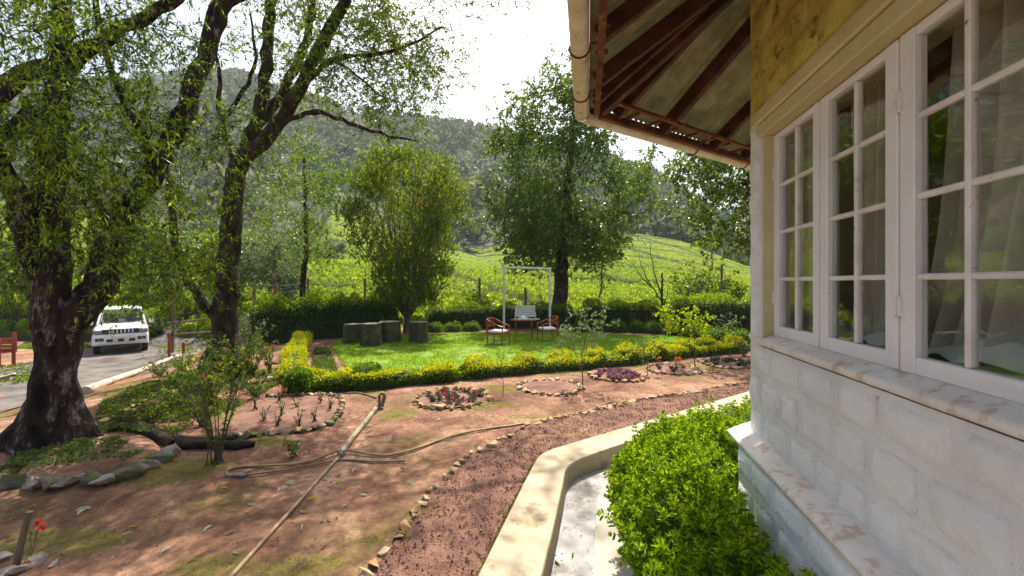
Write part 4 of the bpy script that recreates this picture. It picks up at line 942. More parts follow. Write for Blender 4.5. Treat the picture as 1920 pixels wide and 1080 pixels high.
# --- vase shaped shrub tree with many upright stems
bx = (765-CX)/F*17.6; base3 = [bx, 17.6, Hs(bx, 17.6)]
b = np.array(base3); t3 = thing('bottlebrush_tree', b, 'vase-shaped yellow-green tree with many upright stems rising from the hedge by the stumps', 'tree')
sk = Skel(.3); sk.path([b-(0, 0, .05), b+(0.02, 0, .25), b+(0, 0, .5)], [.24, .20, .15]); TT = []
for i_ in range(44):
    a = RG.random()*6.28; rr = RG.random()**.6; top = b+np.array((math.cos(a)*2.5*rr, math.sin(a)*2.1*rr, RG.uniform(4.8, 7.1)-1.3*rr)); mid = b+np.array((math.cos(a)*1.1*rr, math.sin(a)*.9*rr, 2.4))
    sk.branch([b+(0, 0, .45), b+np.array((math.cos(a)*.55*rr, math.sin(a)*.5*rr, 1.1)), mid, top], [.042, .034, .026, .010])
T = []
while len(T) < 330:
    z = 1.0+6.1*RG.random()**.85; rm = np.interp(z, [1, 1.8, 3, 4.6, 5.8, 6.6, 7.2], [1.0, 1.5, 2.1, 2.65, 2.5, 1.9, 1.0]); q = RG.random()*6.283; r_ = rm*RG.random()**.42
    p_ = np.array((math.cos(q)*r_, math.sin(q)*r_*.85, z))
    if fbm(p_[0]+p_[1], p_[2], 1.1, 2, 42) > -.22: T.append(b+p_)
sk.grow(T, .006, .1, zmin=b[2]+.4)
finish_tree(sk, t3, 'b', ('bark_grey', 'bark_grey'), dict(n_sub=12, n_leaf=13, sublen=.55, L=.12, Wd=.05, droop=-.5, spread=.8, upb=.3), 'lf_vase', .006, .05, 8, .03)
n = 12; P = np.array(sample_crown(b+(0, 0, 5.2), (2.6, 2.0, 2.0), n, .2)); V, Q = leaves(np.repeat(P, 8, 0)+RG.normal(size=(n*8, 3))*.06, sph(n*8), .09, .03)
o = part('blossom', mesh_np('blossom', V, Q, 'fl_orange'), t3); o['kind'] = 'stuff'
# --- tree behind the eaves on the right
simple_tree('leafy_tree', 'dark leafy tree reaching out from behind the house corner below the gutter', 0, 0, [(0, 0, 2), (-.2, 0, 4), (-.3, 0, 6)], [.3, .25, .2, .1],
            [((-.9, 0, 5.2), (2.7, 2, 1.6), 90), ((-.6, 0, 3.7), (1.6, 1.4, .9), 22), ((-2.6, 0, 6.3), (1.5, 1.4, 1.1), 18)], dict(n_sub=11, n_leaf=12, sublen=.48, L=.12, Wd=.07, droop=.3), 'lf_dark', ('bark_dark', 'bark_dark'), base=[8.2, 13.6, 0], zmin=2.2)
# --- paler trees behind tree two
simple_tree('slender_tree', 'slender tree with drooping yellow-green leaves right of the many-limbed dark tree', 0, 0, [(.1, 0, 2), (.2, 0, 4.5), (.1, 0, 7)], [.14, .11, .08, .04],
            [((.4, 0, 6.3), (1.6, 1.3, 1.9), 40), ((.3, 0, 4.0), (1.3, 1.2, 1.3), 18)], dict(n_sub=8, n_leaf=10, sublen=.55, L=.12, Wd=.045, droop=.6), 'lf_bottle', ('bark_dark', 'bark_dark'), base=[-8.1, 16.4, Hs(-8.1, 16.4)])
simple_tree('silver_tree', 'small tree with silvery grey leaves behind the many-limbed dark tree', 0, 0, [(0, 0, 2), (.1, 0, 4)], [.12, .09, .04],
            [((.2, 0, 4.2), (1.6, 1.3, 1.7), 42)], dict(n_sub=8, n_leaf=10, sublen=.5, L=.12, Wd=.05, droop=.2), 'lf_grey', base=[-9.6, 17.2, Hs(-9.6, 17.2)])
for i_, (x, y, h_, r_, m_, lab) in enumerate([(-26, 23, 5.6, 2.5, 'lf_dark', 'dark bushy tree across the driveway, leftmost behind the old trunk'), (-21.5, 25, 6.5, 2.6, 'lf_grey', 'greyish tree across the driveway seen between the forks of the old tree'),
        (-17.0, 25.5, 5.8, 2.3, 'lf_mid', 'fresh green tree behind the white vehicle'), (-13.6, 24.5, 6.4, 2.1, 'lf_grey', 'silver-green tree behind the wooden pole near the driveway')]):
    h_ *= .82
    simple_tree('roadside_tree', lab, 0, 0, [(0, 0, h_*.4), (.2, 0, h_*.8)], [.16, .12, .05], [((0, 0, h_*.68), (r_, r_*.8, h_*.36), 60), ((.3, 0, h_*.34), (r_*.7, r_*.7, h_*.22), 22)],
                dict(n_sub=10, n_leaf=11, sublen=.6, L=.19, Wd=.10, droop=.3), m_, ('bark_grey', 'bark_grey'), base=[x, y, Hs(x, y)], zmin=.8, group='trees across the driveway', step=.45, twigs=False)
simple_tree('young_tree', 'thin young tree with sparse pale leaves right of the big broadleaf tree', 0, 0, [(0, 0, 1.5), (.1, 0, 3.2)], [.06, .05, .02], [((0, 0, 3.2), (1.1, 1.1, 1.0), 18), ((.9, 0, 4.6), (1.0, 1, .9), 12)],
            dict(n_sub=7, n_leaf=8, sublen=.45, L=.11, Wd=.06, droop=.3), 'lf_mid', base=[(1125-CX)/F*19.4, 19.4, Hs(4, 19.4)])
# bare dead tree over the hedge
b = np.array([(1243-CX)/F*18.6, 18.6, 0]); b[2] = Hs(b[0], b[1]); dt = thing('bare_tree', b, 'bare leafless small tree sticking up from the right hedge', 'tree'); sk = Skel(.15)
sk.path([b, b+(0, 0, .8), b+(-.05, 0, 1.6), b+(-.02, 0, 2.5)], [.07, .06, .05, .035])
for e in ([(-.05, 0, 1.2), (-.5, 0, 1.9), (-.9, 0, 2.6), (-1.05, 0, 3.4)], [(-.05, 0, 1.5), (-.3, 0, 2.2), (-.45, .1, 3.0), (-.6, 0, 4.0)], [(0, 0, 1.0), (.2, 0, 1.5), (.25, 0, 2.0)], [(-.5, 0, 1.9), (-.9, 0, 2.2), (-1.3, 0, 2.9)]):
    sk.branch([b+np.array(q) for q in e], [.035, .025, .018, .006])
sk.radii(.005); part('trunk', sk.build(0, 9, 7, 5, .03).mesh('trunk', 'bark_dark', True), dt)
# bushes and trees standing in the tea, farther off
for i_, (px, py, d, r_, m_, lab) in enumerate([(520, 486, 56, 2.4, 'lf_mid', 'round bush at the left end of the clump on the tea slope'), (556, 482, 60, 2.6, 'lf_bottle', 'yellowish bush second from the left in the clump on the tea slope'), (590, 486, 58, 2.4, 'lf_grey', 'silver-grey bush in the middle of the clump on the tea slope'),
        (622, 490, 61, 2.0, 'lf_grey', 'small grey bush at the right end of the clump on the tea slope'), (548, 462, 72, 2.6, 'lf_dark', 'dark bush standing just behind the clump on the tea slope'), (1325, 545, 24, 1.9, 'lf_mid', 'broad leafy bush behind the right hedge beside a post'), (1372, 552, 24.5, 1.3, 'lf_mid', 'small leafy bush behind the right hedge next to the house wall'), (890, 560, 22, .9, 'lf_mid', 'low green bush behind the left swing post')]):
    x = (px-CX)/F*d; bz = Hs(x, d)-.2
    simple_tree('bush', lab, 0, 0, [(0, 0, r_*.5), (.1, 0, r_)], [.1, .08, .04], [((0, 0, r_*.85), (r_, r_*.8, r_*.75), 42, .35)], dict(n_sub=7, n_leaf=8, sublen=.4*r_/2+.2, L=.10+.0035*d, Wd=.06+.002*d, droop=.1), m_, ('bark_grey', 'bark_grey'), base=[x, d, bz], zmin=.2, cat='bush', step=.4, twigs=False)
x = (1327-CX)/F*70
simple_tree('lone_tree', 'small pale-stemmed tree with a round top alone on the right tea slope', 0, 0, [(0, 0, 2), (0, 0, 3.6)], [.16, .13, .08], [((0, 0, 4.2), (1.9, 1.6, 1.0), 26)], dict(n_sub=7, n_leaf=8, sublen=.6, L=.3, Wd=.16, droop=.1), 'lf_tea', ('log_white', 'log_white'), base=[x, 70, Hs(x, 70)], zmin=2.5, twigs=False)

# ------------------------------------------------------------------ HEDGES AND CLIPPED BUSHES
def hedge(name, path, w_, h_, n, L, Wd, label, cat, mats, group=None, top=.3, lump=.08, hfun=None, dz=-.02):
    path = np.array(path, float)[:, :2]; path = resample(chaikin(path, 1), 120); T = unit(np.gradient(path, axis=0)); Nn = np.stack([-T[:, 1], T[:, 0]], 1)
    c = path.mean(0); root = thing(name, (c[0], c[1], Hs(*c)), label, cat, group)
    hh = lambda t: h_*(1 if hfun is None else hfun(t))
    # inner mass of twigs and old leaves
    ang = np.linspace(-.2, np.pi+.2, 11); V = []
    for i_ in range(0, 120, 3):
        t = i_/119; e = min(1, min(t, 1-t)*14+.3); q = path[i_]; z0 = Hs(*q)
        for a in ang:
            ca, sa = math.cos(a), math.sin(a); ca = math.copysign(abs(ca)**.6, ca); sa = max(0, abs(sa)**.6*np.sign(sa))
            V.append((*(q+Nn[i_]*ca*w_*.40*e), z0+dz+sa*hh(t)*.84*e))
    V = np.array(V); V += RG.normal(size=V.shape)*.015; m_ = len(ang); nn = len(V)//m_; i = np.arange(nn-1)[:, None]*m_; j = np.arange(m_-1)[None]
    V[:, 2] = V[:, 2]; part('stems', mesh_np('stems', V, np.stack([i+j, i+j+1, i+m_+j+1, i+m_+j], -1).reshape(-1, 4), 'lf_hedgecore'), root)
    t = RG.random(n); a = np.arccos(RG.uniform(-1, 1, n)); a = np.where(RG.random(n) < .5, a, RG.uniform(0, np.pi, n)); ii = (t*119).astype(int)
    e = np.clip(np.minimum(t, 1-t)*14*1.0+.45, 0, 1); ca, sa = np.cos(a), np.sin(a); c6 = np.sign(ca)*np.abs(ca)**.55; s6 = np.abs(sa)**.55
    lum = 1+lump*fbm(path[ii, 0]*1.0+a*.3, path[ii, 1], .35, 2, 33)*2; dep = 1-.30*RG.random(n)**2+(RG.random(n) < .05)*RG.random(n)*.22
    hv = np.array([hh(q) for q in t])
    P = np.c_[path[ii]+Nn[ii]*(c6*w_*.5*e*lum*dep)[:, None]+RG.normal(size=(n, 2))*.02, H(path[ii, 0], path[ii, 1])+dz+s6*hv*e*lum*dep]
    D = np.c_[Nn[ii]*ca[:, None], sa*.9+.25]+RG.normal(size=(n, 3))*.55
    V, Q = leaves(P-unit(D)*L*.3, D, L*RG.uniform(.6, 1.3, n), Wd*RG.uniform(.7, 1.2, n))
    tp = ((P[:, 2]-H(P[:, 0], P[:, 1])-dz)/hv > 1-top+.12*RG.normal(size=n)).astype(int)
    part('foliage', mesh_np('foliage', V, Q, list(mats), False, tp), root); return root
MT['lf_hedgecore'] = surf('lf_hedgecore', (.012, .02, .006), (.03, .045, .012), 8, .95, .6, 20)
def dome(name, c, r, h_, n, L, Wd, label, cat, mats, group=None, top=.35, sq=.75):
    c = np.array(c, float); root = thing(name, (c[0], c[1], c[2]), label, cat, group)
    mb = MB(); q = sph(1)
    u = np.linspace(0, np.pi/2, 6); prof = [(r*.82*math.cos(a)**.7 if a < 1.57 else .001, h_*.85*math.sin(a)**.8) for a in u]; mb.lathe(c-(0, 0, .03), prof, 12)
    part('stems', mb.mesh('stems', 'lf_hedgecore', True), root)
    D = sph(n); D[:, 2] = np.abs(D[:, 2]); g = np.sign(D)*np.abs(D)**sq; g = g/np.maximum(1e-3, (np.abs(g)**2).sum(1)[:, None]**.5)*(1.0)
    lum = 1+.16*fbm(D[:, 0]*3+c[0], D[:, 1]*3+D[:, 2]*2, 1, 2, 34); dep = 1-.25*RG.random(n)**2+(RG.random(n) < .06)*RG.random(n)*.25
    P = c+g*np.array((r, r, h_))*(lum*dep)[:, None]; DD = D+(0, 0, .25)+RG.normal(size=(n, 3))*.5
    V, Q = leaves(P-unit(DD)*L*.3, DD, L*RG.uniform(.6, 1.3, n), Wd*RG.uniform(.7, 1.2, n)); tp = ((P[:, 2]-c[2])/h_ > 1-top+.12*RG.normal(size=n)).astype(int)
    part('foliage', mesh_np('foliage', V, Q, list(mats), False, tp), root); return root
dk = ('lf_hedge', 'lf_hedgetop'); gd = ('lf_boxgreen', 'lf_golden')
def gp(px, py): return G(px, py)[:2]
hp = lambda px, d: np.array([(px-CX)/F*d, d])
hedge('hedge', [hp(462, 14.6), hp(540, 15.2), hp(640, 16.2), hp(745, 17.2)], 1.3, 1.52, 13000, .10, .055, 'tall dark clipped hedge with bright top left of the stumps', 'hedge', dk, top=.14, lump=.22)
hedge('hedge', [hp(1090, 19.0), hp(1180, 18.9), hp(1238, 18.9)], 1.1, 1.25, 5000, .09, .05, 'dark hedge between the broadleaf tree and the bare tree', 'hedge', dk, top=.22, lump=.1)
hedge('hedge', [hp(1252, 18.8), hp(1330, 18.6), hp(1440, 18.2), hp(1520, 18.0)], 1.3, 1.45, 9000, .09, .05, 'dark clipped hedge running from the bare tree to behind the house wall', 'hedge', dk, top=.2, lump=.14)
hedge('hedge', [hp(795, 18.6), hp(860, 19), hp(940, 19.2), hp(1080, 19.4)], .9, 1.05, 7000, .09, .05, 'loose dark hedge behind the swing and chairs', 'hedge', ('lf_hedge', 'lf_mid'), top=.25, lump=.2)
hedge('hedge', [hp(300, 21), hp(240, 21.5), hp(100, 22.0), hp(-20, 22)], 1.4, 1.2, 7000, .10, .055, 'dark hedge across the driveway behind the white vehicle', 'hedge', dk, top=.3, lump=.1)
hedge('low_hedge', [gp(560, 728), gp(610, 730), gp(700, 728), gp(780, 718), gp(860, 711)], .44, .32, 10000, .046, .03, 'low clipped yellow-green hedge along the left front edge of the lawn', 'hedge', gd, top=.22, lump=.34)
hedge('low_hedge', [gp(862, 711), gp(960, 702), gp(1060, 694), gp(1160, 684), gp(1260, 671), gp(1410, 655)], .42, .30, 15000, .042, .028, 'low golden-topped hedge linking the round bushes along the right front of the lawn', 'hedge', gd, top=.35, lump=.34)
hedge('golden_hedge', [gp(551, 722), gp(552, 690), gp(558, 665), gp(572, 642)], .52, .36, 12000, .045, .03, 'bright golden yellow clipped hedge along the left side of the narrow bed', 'hedge', ('lf_boxgreen', 'lf_golden'), top=.55, lump=.32)
hedge('low_hedge', [gp(583, 634), gp(610, 632), gp(645, 632)], .45, .36, 2500, .05, .03, 'short yellow-green hedge at the far end of the narrow bed', 'hedge', gd, top=.5)
for i_, (px, py, r_, h_, mt, lab) in enumerate([(553, 740, .28, .50, ('lf_boxgreen', 'lf_boxgreen'), 'square dark green bush at the near end of the golden hedge'), (680, 727, .36, .50, ('lf_boxgreen', 'lf_boxgreen'), 'boxy green bush standing up from the low hedge left of the lawn front'),
        (888, 708, .33, .44, gd, 'golden-topped bush behind the round bed of red flowers'), (988, 699, .36, .46, gd, 'wide golden-topped bush above the empty stone-ringed bed'), (1054, 692, .37, .47, gd, 'golden-topped bush directly left of the thin sapling trunk'),
        (1117, 687, .32, .46, gd, 'golden-topped bush directly right of the thin sapling trunk'), (1178, 681, .38, .47, gd, 'golden-topped bush above the purple flower bed'), (1234, 675, .34, .48, gd, 'golden-topped bush above the orange flowers'),
        (1287, 669, .33, .50, gd, 'golden-topped bush left of the feathery sapling'), (1330, 664, .34, .50, gd, 'golden-topped bush right of the feathery sapling'), (1380, 660, .34, .50, gd, 'golden-topped bush beside the white house corner')]):
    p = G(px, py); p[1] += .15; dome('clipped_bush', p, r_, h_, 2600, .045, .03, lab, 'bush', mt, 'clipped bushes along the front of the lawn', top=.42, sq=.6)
for i_, (px, d, r_) in enumerate([(1090, 17.9, .38), (1125, 18.0, .34), (1158, 17.8, .42), (1195, 17.6, .36), (1225, 17.3, .42), (1262, 16.8, .36), (1300, 16.0, .45), (1345, 15.2, .5), (1385, 14.6, .45)]):
    x = (px-CX)/F*d
    dome('edging_bush', (x, d, Hs(x, d)), r_, .5, 900, .06, .04, ['low green bush first in the row behind the lawn, nearest the right chair', 'low green bush second in the row behind the lawn', 'wide low bush below the red flowers behind the lawn', 'low bush right of the red flowers behind the lawn', 'low bush left of the bare tree foot', 'low bush right of the bare tree foot', 'low bush behind the feathery sapling', 'wide low bush third from the house at the back of the lawn', 'low bush nearest the house at the back of the lawn'][i_], 'bush', ('lf_boxgreen', 'lf_boxgreen'), 'low bushes edging the back of the lawn')
for i_, (px, d) in enumerate([(815, 17.9), (850, 18.1), (884, 18.2)]):
    x = (px-CX)/F*d
    dome('edging_bush', (x, d, Hs(x, d)), .42, .42, 800, .06, .04, ['low bush right of the last stump', 'low bush midway between the stumps and the chairs', 'low bush left of the chairs at the back of the lawn'][i_], 'bush', ('lf_boxgreen', 'lf_mid'), 'low bushes edging the back of the lawn')
# ------------------------------------------------------------------ HERB BUSH by the wall
MT['lf_herbcore'] = surf('lf_herbcore', (.03, .07, .004), (.08, .15, .008), 14, .9, .9, 30, bdist=.03)
def herb(name, blobs, n, label, seed=0):
    c = np.mean([q[0] for q in blobs], 0); root = thing(name, (c[0], c[1], -.10), label, 'plant')
    wts = np.array([q[1][0]*q[1][1]+q[1][2]*q[1][0] for q in blobs]); T = []
    while len(T) < n:
        k = RG.choice(len(blobs), p=wts/wts.sum()); c, r = np.array(blobs[k][0]), np.array(blobs[k][1]); d = sph(1)[0]
        if d[2] < -.75: continue
        rr = 1-.22*RG.random()**2+.10*RG.normal(); p = c+d*r*rr
        if p[2] < -.06: continue
        inside = any((((p-np.array(q[0]))/np.array(q[1]))**2).sum() < .70 for j, q in enumerate(blobs) if j != k)
        if inside: continue
        wd = p[:2]-CN
        if wd@n1 < .15 and wd@n2 < .15: continue
        T.append((p, unit(d+(0, 0, .55))))
    P = np.array([t[0] for t in T]); D = np.array([t[1] for t in T]); D = unit(D+RG.normal(size=D.shape)*.25); n = len(P)
    tsz = RG.uniform(.7, 1.25, n); X = unit(np.cross(D, sph(n))); Y = np.cross(D, X); Vs, Qs, off = [], [], 0
    for lvl, (m_, out, back, Ls) in enumerate([(4, .55, 0.0, .026), (5, 1.1, .012, .038), (5, 1.9, .035, .046), (4, 2.2, .07, .046)]):
        for k in range(m_):
            a = 6.283*k/m_+lvl*.8+RG.normal(size=n)*.25; dirv = D+(X*np.cos(a)[:, None]+Y*np.sin(a)[:, None])*out+RG.normal(size=(n, 3))*.15
            V, Q = leaves(P-D*back, dirv, Ls*tsz*RG.uniform(.75, 1.25, n), Ls*.42*RG.uniform(.8, 1.1, n), .14, big=True, side=np.cross(D, dirv)); Vs.append(V); Qs.append(Q+off); off += len(V)
    part('foliage', mesh_np('foliage', np.concatenate(Vs), np.concatenate(Qs), 'lf_basil'), root)
    mb = MB()
    for q in blobs:
        u_ = np.linspace(-1.2, 1.5, 8); mb.lathe((q[0][0], q[0][1], q[0][2]), [(max(.001, q[1][0]*.62*math.cos(z)), max(-q[0][2]-.08, q[1][2]*.62*math.sin(z))) for z in u_], 12)
    part('inner_growth', mb.mesh('inner_growth', 'lf_herbcore', True), root); mb = MB()
    for k in range(0, n, 4):
        q = np.array(blobs[int(np.argmin([np.linalg.norm(P[k]-np.array(z[0])) for z in blobs]))][0]); f = np.array((q[0]*.6+P[k][0]*.4, q[1]*.6+P[k][1]*.4, -.08)); mb.tube([f, (f+P[k])/2+(0, 0, .05), P[k]], [.006, .004, .003], 4, cap=False)
    o = part('stems', mb.mesh('stems', 'lf_boxgreen'), root); o['kind'] = 'stuff'; return root
herb('herb_bush', [((1.12, 2.35, .38), (.36, .45, .38)), ((1.12, 2.85, .40), (.42, .5, .44)), ((1.20, 3.35, .40), (.42, .45, .42)), ((1.48, 3.85, .38), (.45, .42, .42)), ((1.95, 4.2, .36), (.45, .42, .42))], 2300,
     'large bushy bright green herb plant spilling over the paving against the white wall')
herb('herb_bush', [((2.55, 4.62, .34), (.42, .38, .40)), ((3.1, 5.0, .34), (.42, .38, .40)), ((3.6, 5.35, .34), (.4, .38, .38))], 600, 'smaller bright herb plant beyond the bushy one, beside the far kerb')
herb('herb_bush', [((1.28, 1.85, .36), (.24, .32, .36))], 380, 'darker leafy plant at the near end of the herb row under the window')
pr = thing('plant_pot', (1.34, 1.92, -.10), 'black plastic pot under the darker leafy plant by the wall', 'pot')
mb = MB(); mb.lathe((1.34, 1.92, -.10), [(.001, 0), (.13, 0), (.17, .30), (.19, .30), (.19, .33), (.17, .33), (.165, .28), (.001, .28)], 20); part('body', mb.mesh('body', plain('black_plastic', (.02, .02, .02), .5), True), pr)

# ------------------------------------------------------------------ SMALL PLANTS
def plant(name, label, cat, p, h_, sp, ns, nl, L, Wd, leafm, group=None, r=.008, bare=.25, stem='twig', flower=None, nf=0, lean=(0, 0), up=.35):
    p = np.array(p, float); root = thing(name, p, label, cat, group); mb = MB(); LP_, LD_ = [], []; tips = []
    for k in range(ns):
        a = RG.random()*6.28; e = np.array((math.cos(a)*sp*RG.uniform(.3, 1)+lean[0], math.sin(a)*sp*RG.uniform(.3, 1)+lean[1], h_*RG.uniform(.65, 1.05)))
        m_ = e*.5+np.array((0, 0, .12*h_))+RG.normal(size=3)*h_*.03; P = chaikin([p+RG.normal(size=3)*(.01, .01, 0)*3-(0, 0, .02), p+m_*.5, p+m_, p+e], 2); mb.tube(P, np.linspace(r, r*.35, len(P)), 5, cap=False); tips.append(P[-1])
        if nl:
            t = RG.uniform(bare, 1, nl); i_ = (t*(len(P)-1)).astype(int); LP_.append(P[i_]+RG.normal(size=(nl, 3))*L*.25); LD_.append(sph(nl)+(0, 0, up))
    part('stems', mb.mesh('stems', stem, True), root)
    if nl:
        LP_ = np.concatenate(LP_); LD_ = np.concatenate(LD_); V, Q = leaves(LP_, LD_, L*RG.uniform(.6, 1.25, len(LP_)), Wd*RG.uniform(.7, 1.2, len(LP_)), big=False); part('foliage', mesh_np('foliage', V, Q, leafm), root)
    for k in range(nf):
        q = tips[k % len(tips)]+RG.normal(size=3)*(.03 if ns > 1 else .01); V, Q = leaves(np.repeat(q[None], 14, 0), sph(14)+(0, 0, .4), .03, .024); part('flower', mesh_np('flower', V, Q, flower), root)
    return root
B = thing
# tall shrub in front of the bed at the left
plant('garden_shrub', 'tall loose leafy shrub with many thin stems in front of the rose bed', 'shrub', G(408, 868), 1.0, .46, 20, 14, .046, .022, 'lf_mid', r=.008, bare=.35)
plant('garden_shrub', 'shrub with purple-pink blooms at the foot of the many-limbed tree', 'shrub', G(395, 760), .85, .6, 24, 34, .06, .03, 'lf_mid', flower='fl_pink', nf=4)
plant('garden_shrub', 'dark shrub covering the foot of the many-limbed tree', 'shrub', G(440, 715), 1.0, .8, 26, 34, .075, .04, 'lf_dark', flower='fl_pink', nf=2)
plant('garden_shrub', 'leafy shrub with a bright pink flower head right of the many-limbed tree', 'shrub', G(507, 700), .7, .4, 14, 22, .06, .03, 'lf_mid', flower='fl_pink', nf=6)
plant('garden_shrub', 'grey-green shrub between the dark hedge and the many-limbed tree', 'shrub', G(468, 672), 1.2, .7, 22, 34, .08, .04, 'lf_grey')
plant('garden_shrub', 'low shrub on the bank right of the old tree', 'shrub', G(290, 790), .45, .5, 20, 26, .05, .024, 'lf_mid')
plant('garden_shrub', 'sprawling yellowish shrub beside the moss-covered bank', 'shrub', G(345, 735), .55, .6, 22, 28, .055, .03, 'lf_bottle')
plant('garden_shrub', 'small leafy shrub just right of the flared trunk', 'shrub', G(235, 800), .38, .35, 14, 22, .045, .022, 'lf_mid')
plant('garden_shrub', 'reddish-tipped shrub at the left end of the dark hedge', 'shrub', G(455, 640), 1.5, .7, 20, 34, .09, .05, 'lf_hedge', flower='fl_red', nf=5)
for px, py, lab in ((300, 706, 'weedy shrub above the white log, nearest the road'), (340, 700, 'weedy shrub beyond the white log beside the wooden pole'), (480, 745, 'weedy shrub at the left edge of the rose bed'), (380, 800, 'weedy shrub left of the rose bed border'), (330, 765, 'weedy shrub midway down the bank')):
    plant('weedy_shrub', lab, 'shrub', G(px, py), .42, .45, 16, 22, .05, .026, 'lf_mid' if px % 40 else 'lf_bed', 'weedy shrubs on the bank')
plant('garden_shrub', 'leafy shrub spreading at the right foot of the many-limbed tree', 'shrub', G(470, 705), .75, .6, 22, 30, .06, .03, 'lf_mid')
# loose ground cover on the bank and in the ring round the old tree
def cover(name, label, poly_px, n, L, m_, dz=.02):
    P = np.array([G(*q)[:2] for q in poly_px]); lo, hi = P.min(0), P.max(0); q = RG.uniform(lo, hi, (n*3, 2)); q = q[inpoly(q[:, 0], q[:, 1], P)][:n]; q = q[fbm(q[:, 0], q[:, 1], .35, 3, 55) > -.12]
    k = 7; PP = np.repeat(np.c_[q, H(q[:, 0], q[:, 1])+dz], k, 0)+RG.normal(size=(len(q)*k, 3))*(.015, .015, .006); V, Q = leaves(PP, sph(len(PP))*(1, 1, .5)+(0, 0, .55), L*RG.uniform(.5, 1.3, len(PP)), L*.4)
    return tag(link(name, mesh_np(name, V, Q, m_)), label, 'ground cover', kind='stuff')
cover('ground_cover', 'pale low leafy plants inside the stone ring round the old tree', [(10, 880), (100, 850), (180, 815), (270, 815), (310, 845), (250, 880), (100, 898), (10, 905)], 520, .05, 'lf_bed', .14)
cover('ground_cover', 'weeds over the bank between the white log and the beds', [(170, 800), (200, 745), (340, 700), (400, 690), (520, 690), (530, 720), (480, 745), (330, 815), (200, 830)], 3400, .055, 'lf_bottle')
cover('ground_cover', 'dark matted weeds and dead leaves between the shrubs of the bank', [(170, 800), (200, 745), (340, 700), (400, 690), (520, 690), (530, 720), (480, 745), (330, 815), (200, 830)], 3000, .05, 'litter')
cover('ground_cover', 'leafy seedlings filling the narrow bed beside the golden hedge', [(580, 708), (592, 655), (612, 650), (633, 704)], 1500, .085, 'lf_bed')
cover('ground_cover', 'weeds beside the driveway beyond the white log', [(285, 640), (400, 640), (400, 668), (345, 690), (300, 664)], 900, .08, 'lf_mid')
cover('ground_cover', 'rough grass on the verge by the driveway left of the old trunk', [(-40, 690), (60, 680), (60, 715), (-40, 735)], 500, .08, 'lf_mid')
# saplings
def sapling(label, p, pts, tw, L, m_, nl=9, sub=.16, r0=.014):
    p = np.array(p, float); t = thing('sapling', p, label, 'sapling'); sk = Skel(.06); sk.path([p-(0, 0, .03)]+[p+np.array(q) for q in pts[0]], [r0, r0*.7, r0*.35])
    for e in pts[1:]: sk.branch([p+np.array(q) for q in e], [r0*.7, r0*.4, r0*.25])
    sk.grow([p+np.array(q) for q in tw], .0022, .06, zmin=p[2]+.25); sk.radii(.0022); part('stem', sk.build(0, 9, 6, 4, .02).mesh('stem', 'bark_grey', True), t)
    (tv, tq), (V, Q) = twig_leaves([sk.P[k] for k in sk.tips], 3, nl, sub, L, L*.55, droop=.1); part('foliage', mesh_np('foliage', V, Q, m_), t); return t
p = G(1092, 727); rr = lambda a, b: RG.uniform(a, b)
sapling('forked sapling with sparse pale leaves standing between the empty bed and the purple bed', p, [[(.0, 0, .5), (-.06, 0, 1.0)], [(0, 0, .35), (.1, 0, .9), (.35, 0, 1.35)], [(0, 0, .3), (-.2, 0, .9), (-.32, 0, 1.45)], [(-.02, 0, .6), (.1, 0, 1.2), (.12, 0, 1.75)]],
        [(rr(-.38, .42), rr(-.25, .25), rr(.75, 1.6)) for _ in range(26)]+[(rr(.3, .65), rr(-.1, .1), rr(1.1, 1.4)) for _ in range(4)], .06, 'lf_grey')
p = G(943, 740); sapling('spindly little sapling right of the red flower bed', p, [[(.0, 0, .3), (-.05, 0, .72)]], [(rr(-.12, .06), rr(-.08, .08), rr(.5, .8)) for _ in range(4)], .045, 'lf_mid', 4, .06, .008)
p = G(1303, 688); sapling('feathery bright sapling at the lawn edge between two golden bushes', p, [[(.0, 0, .4), (-.02, 0, .8)]], [(rr(-.75, .35), rr(-.25, .25), rr(.75, 1.35)) for _ in range(26)], .09, 'lf_tea', 9, .2, .018)
p = G(1214, 704); sapling('small upright sapling between the purple bed and the orange flowers', p, [[(.0, 0, .25), (.0, 0, .55)]], [(rr(-.15, .2), rr(-.1, .1), rr(.3, .72)) for _ in range(8)], .06, 'lf_bed', 6, .08, .010)
p = G(1395, 668); plant('dusty_plant', 'pale dusty plant at the lawn corner by the house', 'plant', p, .55, .3, 10, 14, .08, .03, 'lf_grey')
x = (1365-CX)/F*15.5; plant('dusty_plant', 'silvery plant in front of the right hedge near the house', 'plant', (x, 15.5, Hs(x, 15.5)), .9, .6, 14, 12, .12, .05, 'lf_grey')
# rose bushes with red flowers in front of right hedge
for px, lab in ((1188, 'rose bush with red and white blooms before the right hedge, left one'), (1216, 'rose bush with a few red blooms before the right hedge, right one')):
    x = (px-CX)/F*18.0; plant('rose_bush', lab, 'rose bush', (x, 18.0, Hs(x, 18.0)), 1.15, .3, 9, 16, .07, .04, 'lf_hedge', flower='fl_red', nf=7)
x = (515-CX)/F*14.9
f = plant('climbing_flowers', 'red blossoms sticking out on top of the left dark hedge', 'flowers', (x, 15.0, Hs(x, 15)+1.4), .35, .4, 8, 4, .06, .03, 'lf_hedgetop', flower='fl_red', nf=8)

